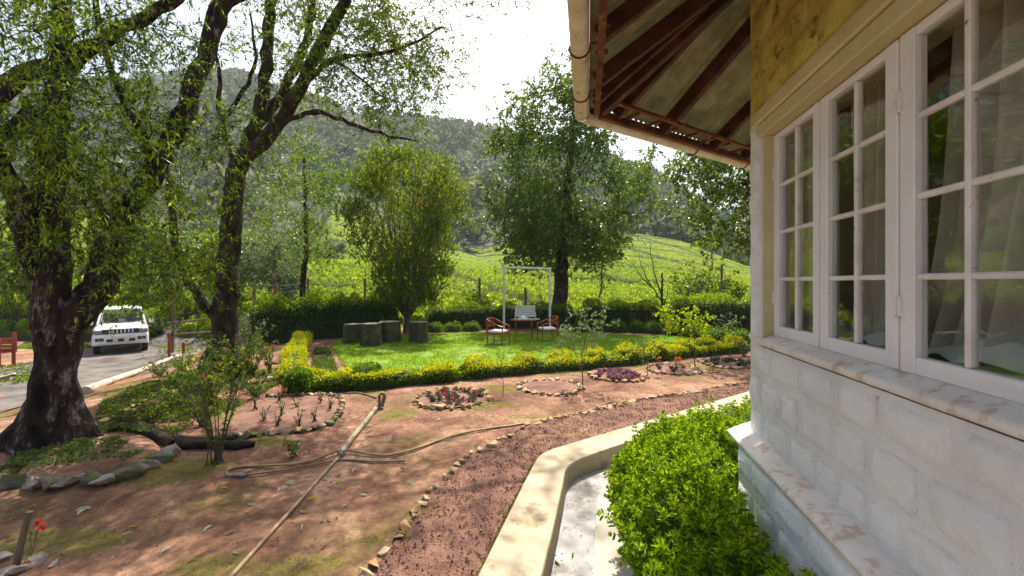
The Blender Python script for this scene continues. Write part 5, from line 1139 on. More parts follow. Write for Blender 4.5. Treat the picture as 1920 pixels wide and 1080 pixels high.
# stone-ringed round beds
def ring_bed(label, px, py, rx, n, fill=None, cnt=0, kind='stone', s=.085):
    c = G(px, py); root = thing('round_bed', c, label, 'flower bed'); c2 = root.location
    mb = MB(); a = np.linspace(0, 2*np.pi, 33)[:-1]; V = [c+(0, 0, .045)]
    for q in a: V.append((c[0]+rx*.95*math.cos(q), c[1]+rx*.95*math.sin(q), Hs(c[0]+rx*math.cos(q), c[1]+rx*math.sin(q))+.02))
    mb.add(V, [(0, 1+k, 1+(k+1) % 32) for k in range(32)]); part('soil', mb.mesh('soil', 'soil', True), root)
    for k in range(n):
        q = 6.283*k/n+RG.normal()*.03; r = rx*(1+RG.normal()*.03); x, y = c[0]+r*math.cos(q), c[1]+r*math.sin(q); rock(root, (x, y, Hs(x, y)+.03), s*2*random.uniform(.7, 1.15), kind)
    for k in range(cnt):
        q = RG.random()*6.28; r = rx*.82*RG.random()**.5; p = np.array((c[0]+r*math.cos(q), c[1]+r*math.sin(q), c[2]+.04)); m_ = 22
        V, Q = leaves(p+RG.normal(size=(m_, 3))*.01, sph(m_)+(0, 0, .8), .085, .04); part('plant', mesh_np('plant', V, Q, fill), root)
    return root, c
r1, c = ring_bed('round stone-ringed bed crowded with dark plants and a few red flowers', 848, 748, .64, 26, 'lf_purple2' if False else 'lf_purple', 0)
MT['lf_dusky'] = leafmat('lf_dusky', [(.06, .045, .04), (.10, .08, .07), (.16, .15, .12)], .25, .4)
for k in range(46):
    q = RG.random()*6.28; r = .52*RG.random()**.5; p = np.array((c[0]+r*math.cos(q), c[1]+r*math.sin(q), c[2]+.04)); V, Q = leaves(p+RG.normal(size=(18, 3))*.012, sph(18)+(0, 0, .7), .07, .035); part('plant', mesh_np('plant', V, Q, 'lf_dusky'), r1)
for dx, dy in ((-.12, -.1), (.28, .3), (.05, -.38), (.42, .05), (-.2, .25)):
    V, Q = leaves(np.repeat((c+(dx, dy, .12))[None], 16, 0), sph(16)+(0, 0, .4), .032, .026); part('flower', mesh_np('flower', V, Q, 'fl_red'), r1)
ring_bed('empty round bed ringed with stones, left of the forked sapling', 1032, 727, .60, 26, None, 0)
ring_bed('round stone-ringed bed full of purple leafy plants', 1157, 706, .58, 24, 'lf_purple', 60)
r4, c = ring_bed('shallow stone-ringed bed with two orange flowers', 1262, 694, .58, 22, 'lf_dusky', 6)
for dx in (-.28, .1, .2): V, Q = leaves(np.repeat((c+(dx, .1, .26))[None], 20, 0), sph(20)+(0, 0, .4), .05, .035); part('flower', mesh_np('flower', V, Q, 'fl_orange'), r4)
for dx in (-.28, .1, .2): m2 = MB(); m2.tube([c+(dx, .1, .02), c+(dx, .1, .26)], .006, 5); part('stem', m2.mesh('stem', 'lf_boxgreen'), r4)
ring_bed('stone-ringed bed of dusky seedlings nearest the house corner', 1362, 683, .62, 22, 'lf_dusky', 26)
# stone row beside the soil strip
p0 = row[10]; sr = thing('stone_edging', (p0[0], p0[1], 0), 'curved row of tan and orange stones dividing the path from the dug strip', 'stone edging')
q = resample(row, 74)
for k, (x, y) in enumerate(q):
    sz = .15 if y > 3 else .17
    rock(sr, (x+RG.normal()*.025, y+RG.normal()*.025, Hs(x, y)+.018), sz*random.uniform(.55, 1.15), 'stone', 1.1)
# square rose bed at left
c = G(560, 780); rb = thing('rose_bed', c, 'square bed of cut-back rose seedlings bordered with mossy stones', 'flower bed')
bd = [G(430, 822), G(500, 818), G(612, 806), G(640, 775), G(642, 742), G(560, 742), G(500, 745)]
bdp = resample(chaikin(np.array(bd)[:, :2], 1), 58); po = resample(np.array([g_[:2] for g_ in (bd[0], bd[1], bd[2], bd[3])]), 20); pi_ = resample(np.array([g_[:2] for g_ in (G(440, 770), G(500, 745), G(560, 742), bd[4])]), 20)
V, Q = strip(po, pi_, 20, 12, .012, .03, .2); part('soil', mesh_np('soil', V, Q, 'soil', True), rb)
for (x, y) in bdp: rock(rb, (x, y, Hs(x, y)+.03), .15*random.uniform(.7, 1.15), 'stone_moss' if random.random() < .65 else 'stone', 1.1)
for px, py in ((495, 790), (527, 780), (560, 800), (590, 792), (618, 770), (520, 800), (556, 765), (600, 755), (480, 770)):
    p = G(px, py); rs = plant('rose_seedling', {495: 'cut-back rose stub at the left of the square bed', 527: 'rose seedling with reddish tips in the square bed', 560: 'rose seedling near the front border of the square bed', 590: 'small rose stub near the front right of the square bed', 618: 'rose seedling with dark leaves at the right border of the square bed', 520: 'tiny rose stub in the front left of the square bed', 556: 'rose seedling in the middle back of the square bed', 600: 'leafy rose seedling at the back right of the square bed', 480: 'rose seedling at the back left of the square bed'}[px], 'rose', p, .22, .09, 4, 5, .045, .03, 'lf_bed', 'rose seedlings in the square bed', r=.008, stem='bark_dark')
plant('rose_seedling', 'rose seedling with an orange-red flower at the back of the square bed', 'rose', G(524, 752), .26, .1, 4, 6, .05, .03, 'lf_bed', flower='fl_red', nf=3, r=.008, stem='bark_dark')
plant('small_plant', 'small dark plant on a clod of soil left of the crossing pipes', 'plant', G(552, 855), .2, .12, 8, 9, .06, .035, 'lf_bed')
# stone ring and roots round the old tree
c = G(150, 900); og = thing('tree_ring', c, 'ring of large weathered stones round the old tree', 'stone ring')
ringp = [G(-40, 905), G(20, 915), G(90, 918), G(160, 910), (G(222, 905)), G(278, 880), G(318, 858)]
for i_, p in enumerate(resample(np.array(ringp), 13)): rock(og, p+(0, RG.normal()*.02, .06), random.uniform(.26, .36), ('stone_grey', 'stone_moss', 'stone_grey', 'stone_moss')[i_ % 4], .85)
pc_ = G(160, 868); Pd = np.array([G(*z)[:2] for z in [(-60, 900), (20, 910), (90, 914), (160, 906), (222, 898), (278, 874), (318, 852), (300, 822), (230, 808), (150, 812), (40, 830), (-80, 850)]])
rr_ = np.linspace(0, 1, 8)[:, None, None]; cc_ = Pd.mean(0); Pr = resample(np.vstack([chaikin(Pd, 2, True), chaikin(Pd, 2, True)[:1]]), 49)[:-1]; XY = cc_+(Pr[None]-cc_)*rr_
Z_ = H(XY[..., 0], XY[..., 1])+.13*(1-rr_[..., 0]**6)+.03*fbm(XY[..., 0], XY[..., 1], .2, 3, 66)-.02; Vd = np.concatenate([XY, Z_[..., None]], -1).reshape(-1, 3); i = np.arange(7)[:, None]*48; j = np.arange(48)[None]; j2 = (j+1) % 48
part('soil', mesh_np('soil', Vd, np.stack([i+j, i+j2, i+48+j2, i+48+j], -1).reshape(-1, 4), 'earth', True), og)
for i_ in range(22):
    q = resample(np.array(ringp), 22)[i_]; rock(og, q+(RG.normal()*.03, .05, .0), .17, 'stone_moss', .8)
rt = [[G(170, 838), G(205, 812), G(250, 806), G(290, 822), G(325, 842)], [G(330, 842), G(400, 838), G(440, 842), G(478, 838)], [G(150, 852), G(190, 838), G(240, 832)], [G(60, 862), G(20, 900), G(-30, 915)], [G(325, 828), G(380, 830), G(440, 826)]]
for pts, r_ in zip(rt, (.12, .08, .08, .12, .06)):
    P = chaikin([p+(0, 0, r_*.5) for p in pts], 2); m2 = MB(); m2.tube(P, np.linspace(r_, r_*.45, len(P)), 10, rough=.15); part('root', m2.mesh('root', 'bark_mossy', True), old)
# narrow bed side stones and bank terraces
tb = thing('terrace_stones', G(480, 700), 'short rows of stones terracing the bank by the golden hedge', 'stone edging')
for a, b_ in (((440, 690), (535, 680)), ((470, 720), (530, 705)), ((200, 790), (330, 720)), ((215, 815), (300, 765)), ((340, 740), (440, 700))):
    A = resample(np.array([G(*a), G(*b_)]), 12)
    for p in A: rock(tb, p+RG.normal(size=3)*(.05, .05, 0)+(0, 0, .02), .17*random.uniform(.6, 1.2), random.choice(['stone_moss', 'stone_grey', 'stone']), .8)
hr = thing('hedge_foot_stones', G(540, 655), 'mossy stones lying along the foot of the left dark hedge', 'stone edging')
for px in range(470, 560, 11): p = G(px, 648+RG.normal()*1.5); rock(hr, p, .22, 'stone_moss', .9)

# pipes and hoses
def pipe(name, label, pts, r, m_, cat='pipe', lift=None, extra=None):
    P = chaikin([np.array(p)+(0, 0, r if lift is None else lift) for p in pts], 3); root = thing(name, P[0]*0+P[len(P)//2], label, cat); m2 = MB(); m2.tube(P, r, 10, cap=True); part('body', m2.mesh('body', m_, True), root); return root, P
bp, P = pipe('bamboo_pole', 'long thin tan pole lying diagonally over the red path', [G(425, 1095), G(490, 1022), G(560, 945), G(600, 898), G(648, 846)], .017, 'bamboo', 'pole')
for t in (.12, .27, .42, .58, .73, .88):
    k = int(t*(len(P)-1)); d = unit(P[k+1]-P[k]); m2 = MB(); m2.tube([P[k]-d*.006, P[k], P[k]+d*.006], [.017, .0205, .017], 10); part('node', m2.mesh('node', 'bamboo', True), bp)
tp, P = pipe('thick_pipe', 'thicker weathered pipe ending at a hooked stub by the rose bed', [G(640, 855), G(660, 826), G(690, 790), G(712, 760)], .036, 'pipe')
e = G(716, 765)
m2 = MB(); m2.tube(chaikin([e+(.0, 0, .02), e+(.02, .02, .12), e+(.045, .02, .20), e+(.01, 0, .25), e+(-.03, -.02, .235)], 2), .030, 10); part('elbow', m2.mesh('elbow', 'pipe', True), tp)
m2 = MB(); m2.tube([e+(-.03, -.03, -.02), e+(-.035, -.03, .22)], .024, 9); part('stub', m2.mesh('stub', 'wood_post', True), tp)
k = 0; d = unit(P[6]-P[0]); m2 = MB(); m2.tube([P[0]-d*.03, P[0]+d*.07], .045, 12); m2.tube([P[0]-d*.07, P[0]-d*.03], .034, 12); part('coupling', m2.mesh('coupling', 'metal_grey', True), tp)
pipe('hose', 'tan hose snaking across the red path from the shrub to the house corner', [G(470, 884), G(430, 897), G(422, 884), G(450, 876), G(540, 874), G(590, 866), G(640, 850)+(0, 0, .05), G(680, 855)+(0, 0, .02), G(730, 858), G(790, 840), G(850, 818), G(900, 807), G(980, 797), G(1060, 780), G(1120, 767), G(1200, 748), G(1290, 739), G(1395, 728)], .013, 'hose', 'hose')
dh, P = pipe('dark_hose', 'thin dark hose with a grey joint lying below the tan hose', [G(425, 893), G(470, 892), G(540, 882), G(600, 871), G(640, 862), G(700, 868), G(760, 866)], .012, 'hose_dark', 'hose')
m2 = MB(); q0, q1 = G(424, 893)+(0, 0, .012), G(462, 893)+(0, 0, .012); m2.tube([q0, q1], .019, 12); m2.tube([q0+(q1-q0)*.85, q0+(q1-q0)*.95], .024, 12); part('joint', m2.mesh('joint', 'metal_grey', True), dh)
pipe('stick', 'crooked dry stick lying behind the rose bed border', [G(648, 740), G(670, 737), G(705, 748)], .018, 'bark_grey', 'stick')
# stake with red flower in the lower left corner
c = G(28, 1062); st = thing('stake', c, 'leaning dark stake stuck among stones in the near left corner', 'stake'); m2 = MB(); m2.tube([c-(0, 0, .05), c+(.02, .02, .14), c+(.05, .05, .37)], [.022, .02, .02], 10, rough=.06); part('body', m2.mesh('body', 'wood_post', True), st)
plant('flower_stem', 'single red flower on a thin stem beside the leaning stake', 'flower', G(60, 1052), .36, .04, 2, 7, .03, .018, 'lf_bed', flower='fl_red', nf=2, r=.003)
for i_, (px, py, s) in enumerate(((8, 1078, .16), (40, 1072, .18), (75, 1052, .15), (100, 1062, .08), (5, 1048, .12))):
    p = G(px, py); r_ = thing('rock', p, ['grey rock at the very corner in front of the leaning stake', 'flat grey rock at the foot of the leaning stake', 'tan rock right of the leaning stake', 'small pale rock chip furthest right of the leaning stake', 'dark rock left of the leaning stake'][i_], 'rock', 'rocks round the leaning stake'); o = rock(r_, p+(0, 0, .02), s, 'stone_grey', .6, 'body')

# fallen leaves and pale scraps on the path
MT['dry_pale'] = leafmat('dry_pale', [(.42, .46, .34), (.60, .60, .46)], .2, .7); MT['dry_yellow'] = leafmat('dry_yellow', [(.55, .42, .03), (.45, .42, .06)], .3, .6); MT['dry_brown'] = leafmat('dry_brown', [(.20, .10, .05), (.34, .2, .12)], .2, .8)
def fallen(p, L, m_, label, group):
    d = np.array([(math.cos(q := RG.random()*6.28)), math.sin(q), RG.normal()*.08])
    V, Q = leaves(np.zeros((1, 3)), d[None], L, L*.42, .12, big=True, side=np.array([[d[1], -d[0], 0]])); me = mesh_np('fallen_leaf', V, Q, m_); o = link('fallen_leaf', me); o.location = p+(0, 0, .012); return tag(o, label, 'leaf', group)
gpl = 'pale leaves fallen on the red path'; labp = 'pale dry leaf fallen on the red earth path'
for px, py in ((143, 968), (140, 960), (172, 952), (250, 998), (503, 906), (533, 910), (545, 914), (520, 925), (556, 908), (603, 977), (622, 981), (567, 997), (726, 827), (735, 824), (590, 890), (605, 900), (660, 888), (760, 905), (480, 950), (820, 790), (700, 800), (910, 760), (880, 770), (1010, 742), (955, 870), (1030, 835), (690, 930), (640, 955), (380, 1000), (330, 960), (300, 1040), (450, 1040), (1250, 722), (1130, 752), (850, 985)):
    fallen(G(px, py), RG.uniform(.07, .12), 'dry_pale', labp, gpl)
for px, py, lab in ((297, 972, 'green-yellow leaf fallen on the path left of the pole'), (262, 988, 'curled yellow leaf on the mossy part of the path'), (467, 968, 'small bright yellow leaf left of the long pole'), (412, 917, 'yellow leaf below the dark hose joint'), (560, 960, 'yellow leaf touching the long pole'), (575, 940, 'yellow leaf under the middle of the long pole'), (628, 905, 'yellow-green leaf beside the pole crossing')):
    fallen(G(px, py), .085, 'dry_yellow', lab, 'yellow leaves on the path')
for px, py in ((640, 895), (236, 940), (650, 915), (180, 1000), (440, 1000), (880, 930), (750, 880), (520, 1010), (350, 1060)): fallen(G(px, py), .07, 'dry_brown', 'dry brown leaf fallen on the red earth path', 'brown leaves on the path')
for px, py, lab in ((1050, 1062, 'long yellow leaf in the cement channel'), (1072, 1050, 'curled green leaf in the cement channel'), (1112, 1042, 'small round green leaf at the edge of the cement channel')):
    d = (EYE+.135)*F/(py-HY); p = np.array(((px-CX)/F*d, d, -.135)); fallen(p, .075, 'lf_bottle', lab, 'leaves in the channel')

# ------------------------------------------------------------------ LOG STUMPS
def stump(px, py, r, h_, label, d=None):
    p = G(px, py); t = thing('stump', p, label, 'stump', 'log stump seats on the lawn'); k = 22; mb = MB(); a = np.linspace(0, 2*np.pi, k, endpoint=False); ph = RG.random()*6; V = []
    zs = np.linspace(-.05, h_, 7)
    for i_, z in enumerate(zs):
        rr = r*(1+.12*(1-z/h_)**2+.06*np.sin(a*3+ph)+.05*np.sin(a*7+ph*2+z)+.035*RG.normal(size=k)); V.append(np.stack([p[0]+rr*np.cos(a), p[1]+rr*np.sin(a), p[2]+z+0*a], 1))
    V = np.concatenate(V); i = np.arange(6)[:, None]*k; j = np.arange(k)[None]; j2 = (j+1) % k; mb.add(V, np.stack([i+j, i+j2, i+k+j2, i+k+j], -1).reshape(-1, 4)); part('bark', mb.mesh('bark', 'stump', True), t)
    m2 = MB(); tv = V[-k:].copy(); c = tv.mean(0); inn = c+(tv-c)*.5+(0, 0, .012); m2.add(np.concatenate([tv+(0, 0, .002), inn, [c+(0, 0, .01)]]), [(q, (q+1) % k, k+(q+1) % k, k+q) for q in range(k)]); m2.add(np.concatenate([inn, [c+(0, 0, .014)]]), [(q, (q+1) % k, k) for q in range(k)])
    part('sawn_top', m2.mesh('sawn_top', 'stump_top'), t)
stump(661, 644, .29, .66, 'dark log stump at the left, partly behind the nearest stump'); stump(697, 648, .31, .72, 'mossy green log stump standing nearest of the group'); stump(729, 641, .37, .70, 'wide pale-topped log stump behind the nearest one'); stump(785, 643, .30, .72, 'single log stump standing apart on the right')

# ------------------------------------------------------------------ CHAIRS, TABLE, TEA SET, SWING
def make_chair(label, loc, rz):
    t = thing('garden_chair', (0, 0, 0), label, 'chair', 'wooden armchairs at the tea table'); m = 'chair_wood'
    def add(nm, f, mt=m): q = MB(); f(q); return lpart(nm, q.mesh(nm, mt), t)
    for sx in (-1, 1):
        add('leg', lambda q: q.tube([(sx*.27, .28, 0), (sx*.275, .27, .42), (sx*.27, .30, .86)], [.019, .022, .018], 8)); add('leg', lambda q: q.tube([(sx*.28, -.27, 0), (sx*.28, -.27, .60)], [.017, .022], 8))
        def arm(q): P = chaikin([(sx*.27, .29, .84), (sx*.29, .12, .76), (sx*.295, -.10, .66), (sx*.28, -.29, .61)], 2); q.tube(P, .024, 7)
        add('armrest', arm); add('side_rail', lambda q: q.box((sx*.275, 0, .40), (.012, .26, .028)))
    add('backrest', lambda q: (q.tube([(-.28, .30, .85), (0, .33, .87), (.28, .30, .85)], .024, 8), q.tube([(-.26, .285, .62), (0, .30, .62), (.26, .285, .62)], .016, 7)))
    for x in (-.13, 0, .13): add('back_slat', lambda q: q.box((x, .305, .74), (.022, .007, .115)))
    add('seat_frame', lambda q: (q.box((0, -.265, .40), (.26, .012, .028)), q.box((0, .265, .40), (.26, .012, .028)))); add('cushion', lambda q: q.box((0, -.01, .455), (.255, .25, .035), bev=.025), 'cushion')
    t.location = loc; t.rotation_euler = (0, 0, rz); return t
pc = G(934, 648); ch = make_chair('red-brown wooden armchair on the left of the tea table', pc+(0, .15, 0), R(67))
pc2 = G(1027, 641); c2 = copy_tree(ch); c2.location = pc2+(0, .15, 0); c2.rotation_euler = (0, 0, R(-75)); c2['label'] = 'red-brown wooden armchair on the right of the tea table'
pt = G(982, 640)+(0, .25, 0); tt = thing('tea_table', pt, 'oval red-brown wooden table between the two chairs', 'table')
mb = MB(); a = np.linspace(0, 2*np.pi, 28, endpoint=False); ring = np.stack([.46*np.cos(a), .30*np.sin(a)], 1)
V = np.concatenate([np.c_[ring*.97, np.full(28, .705)], np.c_[ring, np.full(28, .712)], np.c_[ring, np.full(28, .733)], np.c_[ring*.98, np.full(28, .74)], [[0, 0, .741]], [[0, 0, .704]]])+pt
Q = [(k*28+q, k*28+(q+1) % 28, (k+1)*28+(q+1) % 28, (k+1)*28+q) for k in range(3) for q in range(28)]; mb.add(V, Q); mb.Q.setdefault(3, []).append(np.array([(84+q, 84+(q+1) % 28, 112) for q in range(28)]+[((q+1) % 28, q, 113) for q in range(28)])); mb.M.setdefault(3, []).append(np.zeros(56, int))
part('tabletop', mb.mesh('tabletop', 'chair_wood'), tt)
for sx in (-1, 1):
    for sy in (-1, 1): m2 = MB(); m2.tube([pt+(sx*.30, sy*.17, 0), pt+(sx*.28, sy*.16, .70)], [.018, .024], 8); part('leg', m2.mesh('leg', 'chair_wood', True), tt)
m2 = MB(); m2.box(pt+(0, 0, .20), (.29, .012, .014)); part('stretcher', m2.mesh('stretcher', 'chair_wood'), tt)
tz = pt+(0, 0, .742)
tr = thing('tray', tz+(-.02, 0, 0), 'white oval tray holding the tea set on the table', 'tray'); m2 = MB(); m2.lathe(tz+(-.02, 0, 0), [(.001, .004), (.17, .004), (.20, .02), (.205, .018), (.17, 0), (.001, 0)], 24); part('body', m2.mesh('body', 'china', True), tr)
tpz = tz+(-.02, .01, .006)
tpot = thing('teapot', tpz, 'white teapot in the middle of the tea tray', 'teapot'); m2 = MB(); m2.lathe(tpz, [(.001, 0), (.045, 0), (.072, .04), (.075, .075), (.055, .115), (.03, .125)], 20); part('body', m2.mesh('body', 'china', True), tpot)
m2 = MB(); m2.lathe(tpz+(0, 0, .122), [(.034, 0), (.028, .015), (.006, .022), (.010, .036), (.001, .042)], 14); part('lid', m2.mesh('lid', 'china', True), tpot)
m2 = MB(); m2.tube(chaikin([tpz+(.06, 0, .04), tpz+(.10, 0, .06), tpz+(.12, 0, .12)], 2), [.016]*3+[.012]*3+[.008]*4 if False else .011, 8); part('spout', m2.mesh('spout', 'china', True), tpot)
m2 = MB(); m2.tube(chaikin([tpz+(-.06, 0, .10), tpz+(-.11, 0, .11), tpz+(-.115, 0, .05), tpz+(-.065, 0, .035)], 2), .007, 7); part('handle', m2.mesh('handle', 'china', True), tpot)
for i_, (dx, dy) in enumerate(((-.14, -.04), (.14, -.05), (.06, -.12))):
    cpz = tz+(dx, dy, .006); cu = thing('cup', cpz, ['white cup at the left of the teapot', 'white cup at the right of the teapot', 'white cup in front of the teapot'][i_], 'cup', 'cups on the tea tray')
    m2 = MB(); m2.lathe(cpz, [(.001, .004), (.02, .004), (.035, .03), (.04, .06), (.037, .06), (.03, .03), (.001, .012)], 14); part('bowl', m2.mesh('bowl', 'china', True), cu)
    m2 = MB(); m2.tube(chaikin([cpz+(.036, 0, .05), cpz+(.06, 0, .045), cpz+(.035, 0, .02)], 2), .004, 6); part('handle', m2.mesh('handle', 'china', True), cu)
    m2 = MB(); m2.lathe(cpz-(0, 0, .003), [(.001, .002), (.05, .006), (.062, .013), (.06, .009), (.03, 0), (.001, 0)], 16); part('saucer', m2.mesh('saucer', 'china', True), cu)
# swing frame with bench
dS = 18.0; xl, xr = (945-CX)/F*dS, (1031-CX)/F*dS; zT = EYE+(530-502)/F*dS; g = Hs(0, dS)
sw = thing('swing', ((xl+xr)/2, dS, g), 'white metal swing frame with a white slatted bench behind the table', 'swing')
def tb_(nm, P, r, m_='white_metal', k=10, parent=sw): m2 = MB(); m2.tube(P, r, k); return part(nm, m2.mesh(nm, m_, True), parent)
for x in (xl, xr): tb_('post', [(x, dS, g-.05), (x, dS, zT-.03)], .05)
tb_('crossbar', [(xl-.08, dS, zT+.02), (xr+.06, dS, zT-.04)], .05)
for x in (xl+.33, xr-.42): tb_('chain', [(x, dS, zT-.03), (x, dS+.02, g+.62)], .008, 'metal_grey', 5)
bx0, bx1 = (966-CX)/F*dS, (1004-CX)/F*dS
for k in range(5): m2 = MB(); m2.box(((bx0+bx1)/2, dS+.22+.012*k, g+.62+.10*k), ((bx1-bx0)/2, .012, .042)); part('back_slat', m2.mesh('back_slat', 'white_metal'), sw)
for k in range(4): m2 = MB(); m2.box(((bx0+bx1)/2+.05, dS-.16+.11*k, g+.50), ((bx1-bx0)/2+.12, .046, .012)); part('seat_slat', m2.mesh('seat_slat', 'white_metal'), sw)
for x in (bx0, bx1): tb_('armrest', [(x, dS-.2, g+.72), (x, dS+.22, g+.76)], .018)
for x in (bx0, bx1): tb_('arm_support', [(x, dS-.18, g+.5), (x, dS-.18, g+.72)], .015)

# ------------------------------------------------------------------ FENCE POSTS AND WIRES
fp = [(477, 525, 548, 19.2), (577, 522, 540, 20), (684, 522, 548, 20), (899, 522, 552, 20.5), (1353, 497, 545, 20.5), (514, 512, 528, 30), (985, 540, 560, 22), (1290, 540, 560, 21)]
tops = []
labs = ['grey post behind the red blossoms of the left hedge', 'short thick post behind the left hedge, above the stumps', 'slim post behind the left hedge nearest the vase-shaped tree', 'post just left of the swing frame', 'tall post rising from the leafy bush at the right', 'small distant post up on the near tea slope', 'post seen through the swing frame', 'post hidden low between the bare tree and the leafy bush']
for (px, pt_, pb, d), lab in zip(fp, labs):
    x = (px-CX)/F*d; zt2 = EYE-(pt_-HY)/F*d; z0 = Hs(x, d); t = thing('fence_post', (x, d, z0), lab, 'post', 'fence posts round the garden'); m2 = MB(); m2.tube([(x, d, z0-.2), (x+.01, d, (z0+zt2)/2), (x, d, zt2)], .055, 7, rough=.05); part('body', m2.mesh('body', 'wood_post', True), t); tops.append((x, d, zt2))
od = [tops[i_] for i_ in (0, 1, 2, 3, 6, 7, 4)]
wr = thing('fence_wires', (od[3][0], od[3][1], od[3][2]-.3), 'thin wires strung between the garden fence posts', 'wire')
for dz in (.18, .48):
    P = []
    for a, b_ in zip(od[:-1], od[1:]):
        for t in np.linspace(0, 1, 6)[:-1]: P.append(np.array(a)*(1-t)+np.array(b_)*t-(0, 0, dz+.12*math.sin(math.pi*t)))
    m2 = MB(); m2.tube(P, .008, 4); part('wire', m2.mesh('wire', 'metal_grey'), wr)

# ------------------------------------------------------------------ DRIVE SIDE: log, pole, rails, red posts, red chair, car
A = [G(160, 740), G(210, 718), G(262, 700), G(300, 684), G(338, 670)]
lg, P = pipe('white_log', 'long pale log lying along the edge of the driveway', A, .085, 'log_white', 'log', .07)
for k in (10, 22): m2 = MB(); d = unit(P[k+1]-P[k]); m2.tube([P[k]-d*.02, P[k]+d*.02], .089, 12); part('band', m2.mesh('band', 'wood_post', True), lg)
p = G(322, 662); pl = thing('wooden_pole', p, 'leaning thin wooden pole standing at the end of the driveway log', 'pole'); q = Wp(326, 540, p[1]); m2 = MB(); m2.tube([p-(0, 0, .1), (p+q)/2+(.04, 0, 0), q], [.07, .06, .05], 9, rough=.03); part('body', m2.mesh('body', 'wood_post', True), pl)
D_ = p[1]
for i_, (y0, y1) in enumerate(((606, 597), (628, 622))):
    a, b_ = Wp(312, y0, D_+.1), Wp(400, y1, D_-1.5); rl = thing('rail', (a+b_)/2, ['upper grey wooden rail between the pole and the many-limbed tree', 'lower grey wooden rail between the pole and the many-limbed tree'][i_], 'rail'); m2 = MB(); m2.tube([a, (a+b_)/2, b_], .035, 8, rough=.04); part('body', m2.mesh('body', 'bark_grey', True), rl)
for px, py, hpx, lab in ((317, 672, 48, 'red painted post left of the wooden pole'), (344, 664, 22, 'short faded red post right of the wooden pole')):
    p = G(px, py); hh_ = hpx/F*p[1]; t = thing('red_post', p, lab, 'post'); m2 = MB(); m2.box(p+(0, 0, hh_/2-.03), (.04, .04, hh_/2), bev=.01); part('body', m2.mesh('body', 'red_paint'), t); m2 = MB(); m2.box(p+(0, 0, hh_-.02), (.046, .046, .02), bev=.008); part('cap', m2.mesh('cap', 'red_paint'), t)
# red slatted bench at the far left edge
p = G(-14, 690); hx = 60/F*p[1]; t = thing('red_bench', p, 'red slatted bench end by the driveway at the left edge of the picture', 'bench')
for dx in (-.95, .22):
    for dy in (0, .45): m2 = MB(); m2.box(p+(dx, dy, hx*.42), (.045, .035, hx*.45), bev=.006); part('leg', m2.mesh('leg', 'red_paint'), t)
for k in range(4): m2 = MB(); m2.box(p+(-.36, .46+.01*k, hx*.5+k*.13), (.60, .012, .05)); part('back_slat', m2.mesh('back_slat', 'red_paint'), t)
for k in range(4): m2 = MB(); m2.box(p+(-.36, .04+.12*k, hx*.45), (.60, .05, .012)); part('seat_slat', m2.mesh('seat_slat', 'red_paint'), t)
for dx in (-.95, .22): m2 = MB(); m2.box(p+(dx, .48, hx*.75), (.05, .035, hx*.32)); part('back_post', m2.mesh('back_post', 'red_paint'), t)
rbk = G(12, 715)
for i_, (px, py, s) in enumerate(((8, 714, .45), (28, 706, .3))): p = G(px, py); r_ = thing('boulder', p, ['pale boulder below the red bench', 'small boulder right of the pale boulder by the red bench'][i_], 'rock'); rock(r_, p+(0, 0, .08), s, 'stone_grey', .8, 'body')

# --- white vehicle coming up the drive, local axes: x width, y length (front at 0), z up
MT['car_white'] = plain('car_white', (.74, .74, .74), .28, 0, .5); MT['car_black'] = plain('car_black', (.015, .015, .017), .45); MT['tyre'] = plain('tyre', (.02, .02, .02), .85)
MT['chrome'] = plain('chrome', (.5, .5, .5), .25, .9); MT['lamp_glass'] = plain('lamp_glass', (.22, .23, .25), .12, .3); MT['amber'] = plain('amber', (.6, .58, .5), .15, .2)
MT['rim'] = plain('rim', (.35, .35, .36), .4, .7)
car = thing('parked_car', (0, 0, 0), 'white utility vehicle with slatted grille facing the camera on the driveway', 'car')
def loft(secs, m=0, cap=True):
    mb = MB(); V = []; k = len(secs[0][1])
    for y, prof in secs: V += [(x, y, z) for x, z in prof]
    n = len(secs); i = np.arange(n-1)[:, None]*k; j = np.arange(k)[None]; j2 = (j+1) % k; mb.add(V, np.stack([i+j, i+j2, i+k+j2, i+k+j], -1).reshape(-1, 4), m)
    if cap:
        for e in (0, n-1): c = np.mean(V[e*k:(e+1)*k], 0); mb.add(V[e*k:(e+1)*k]+[tuple(c)], [(q, (q+1) % k, k) for q in range(k)], m)
    return mb
def sec(w_, zb, zt, r=.10, tw=None):
    tw = tw or w_; r = min(r, (zt-zb)*.45)
    return [(-w_+r*.3, zb), (w_-r*.3, zb), (w_, zb+r*.5), (w_, zt-r*1.2), (tw-r*.3, zt-r*.35), (tw-r, zt), (-tw+r, zt), (-tw+r*.3, zt-r*.35), (-w_, zt-r*1.2), (-w_, zb+r*.5)]
def cp(nm, mb, m_, parent=car, smooth=False): me = mb.mesh(nm, m_, smooth); return lpart(nm, me, parent)
body = cp('body', loft([(.10, sec(.80, .46, .92)), (.16, sec(.85, .42, 1.02)), (.5, sec(.87, .42, 1.10, .12, .82)), (1.2, sec(.87, .40, 1.18, .12, .80)), (1.5, sec(.87, .38, 1.20, .12, .80)), (4.2, sec(.87, .38, 1.18, .12, .80)), (4.3, sec(.82, .45, 1.1))]), 'car_white')
cp('front_bumper', loft([(-.02, sec(.74, .48, .78, .08)), (.04, sec(.84, .40, .84, .08)), (.22, sec(.885, .38, .86, .08))]), 'car_white')
cp('skid_plate', loft([(.02, sec(.60, .30, .41, .03)), (.3, sec(.62, .28, .41, .03))]), 'car_black')
mb = MB(); mb.box((0, .085, .955), (.57, .035, .095), bev=.02); gr = cp('grille', mb, 'car_black')
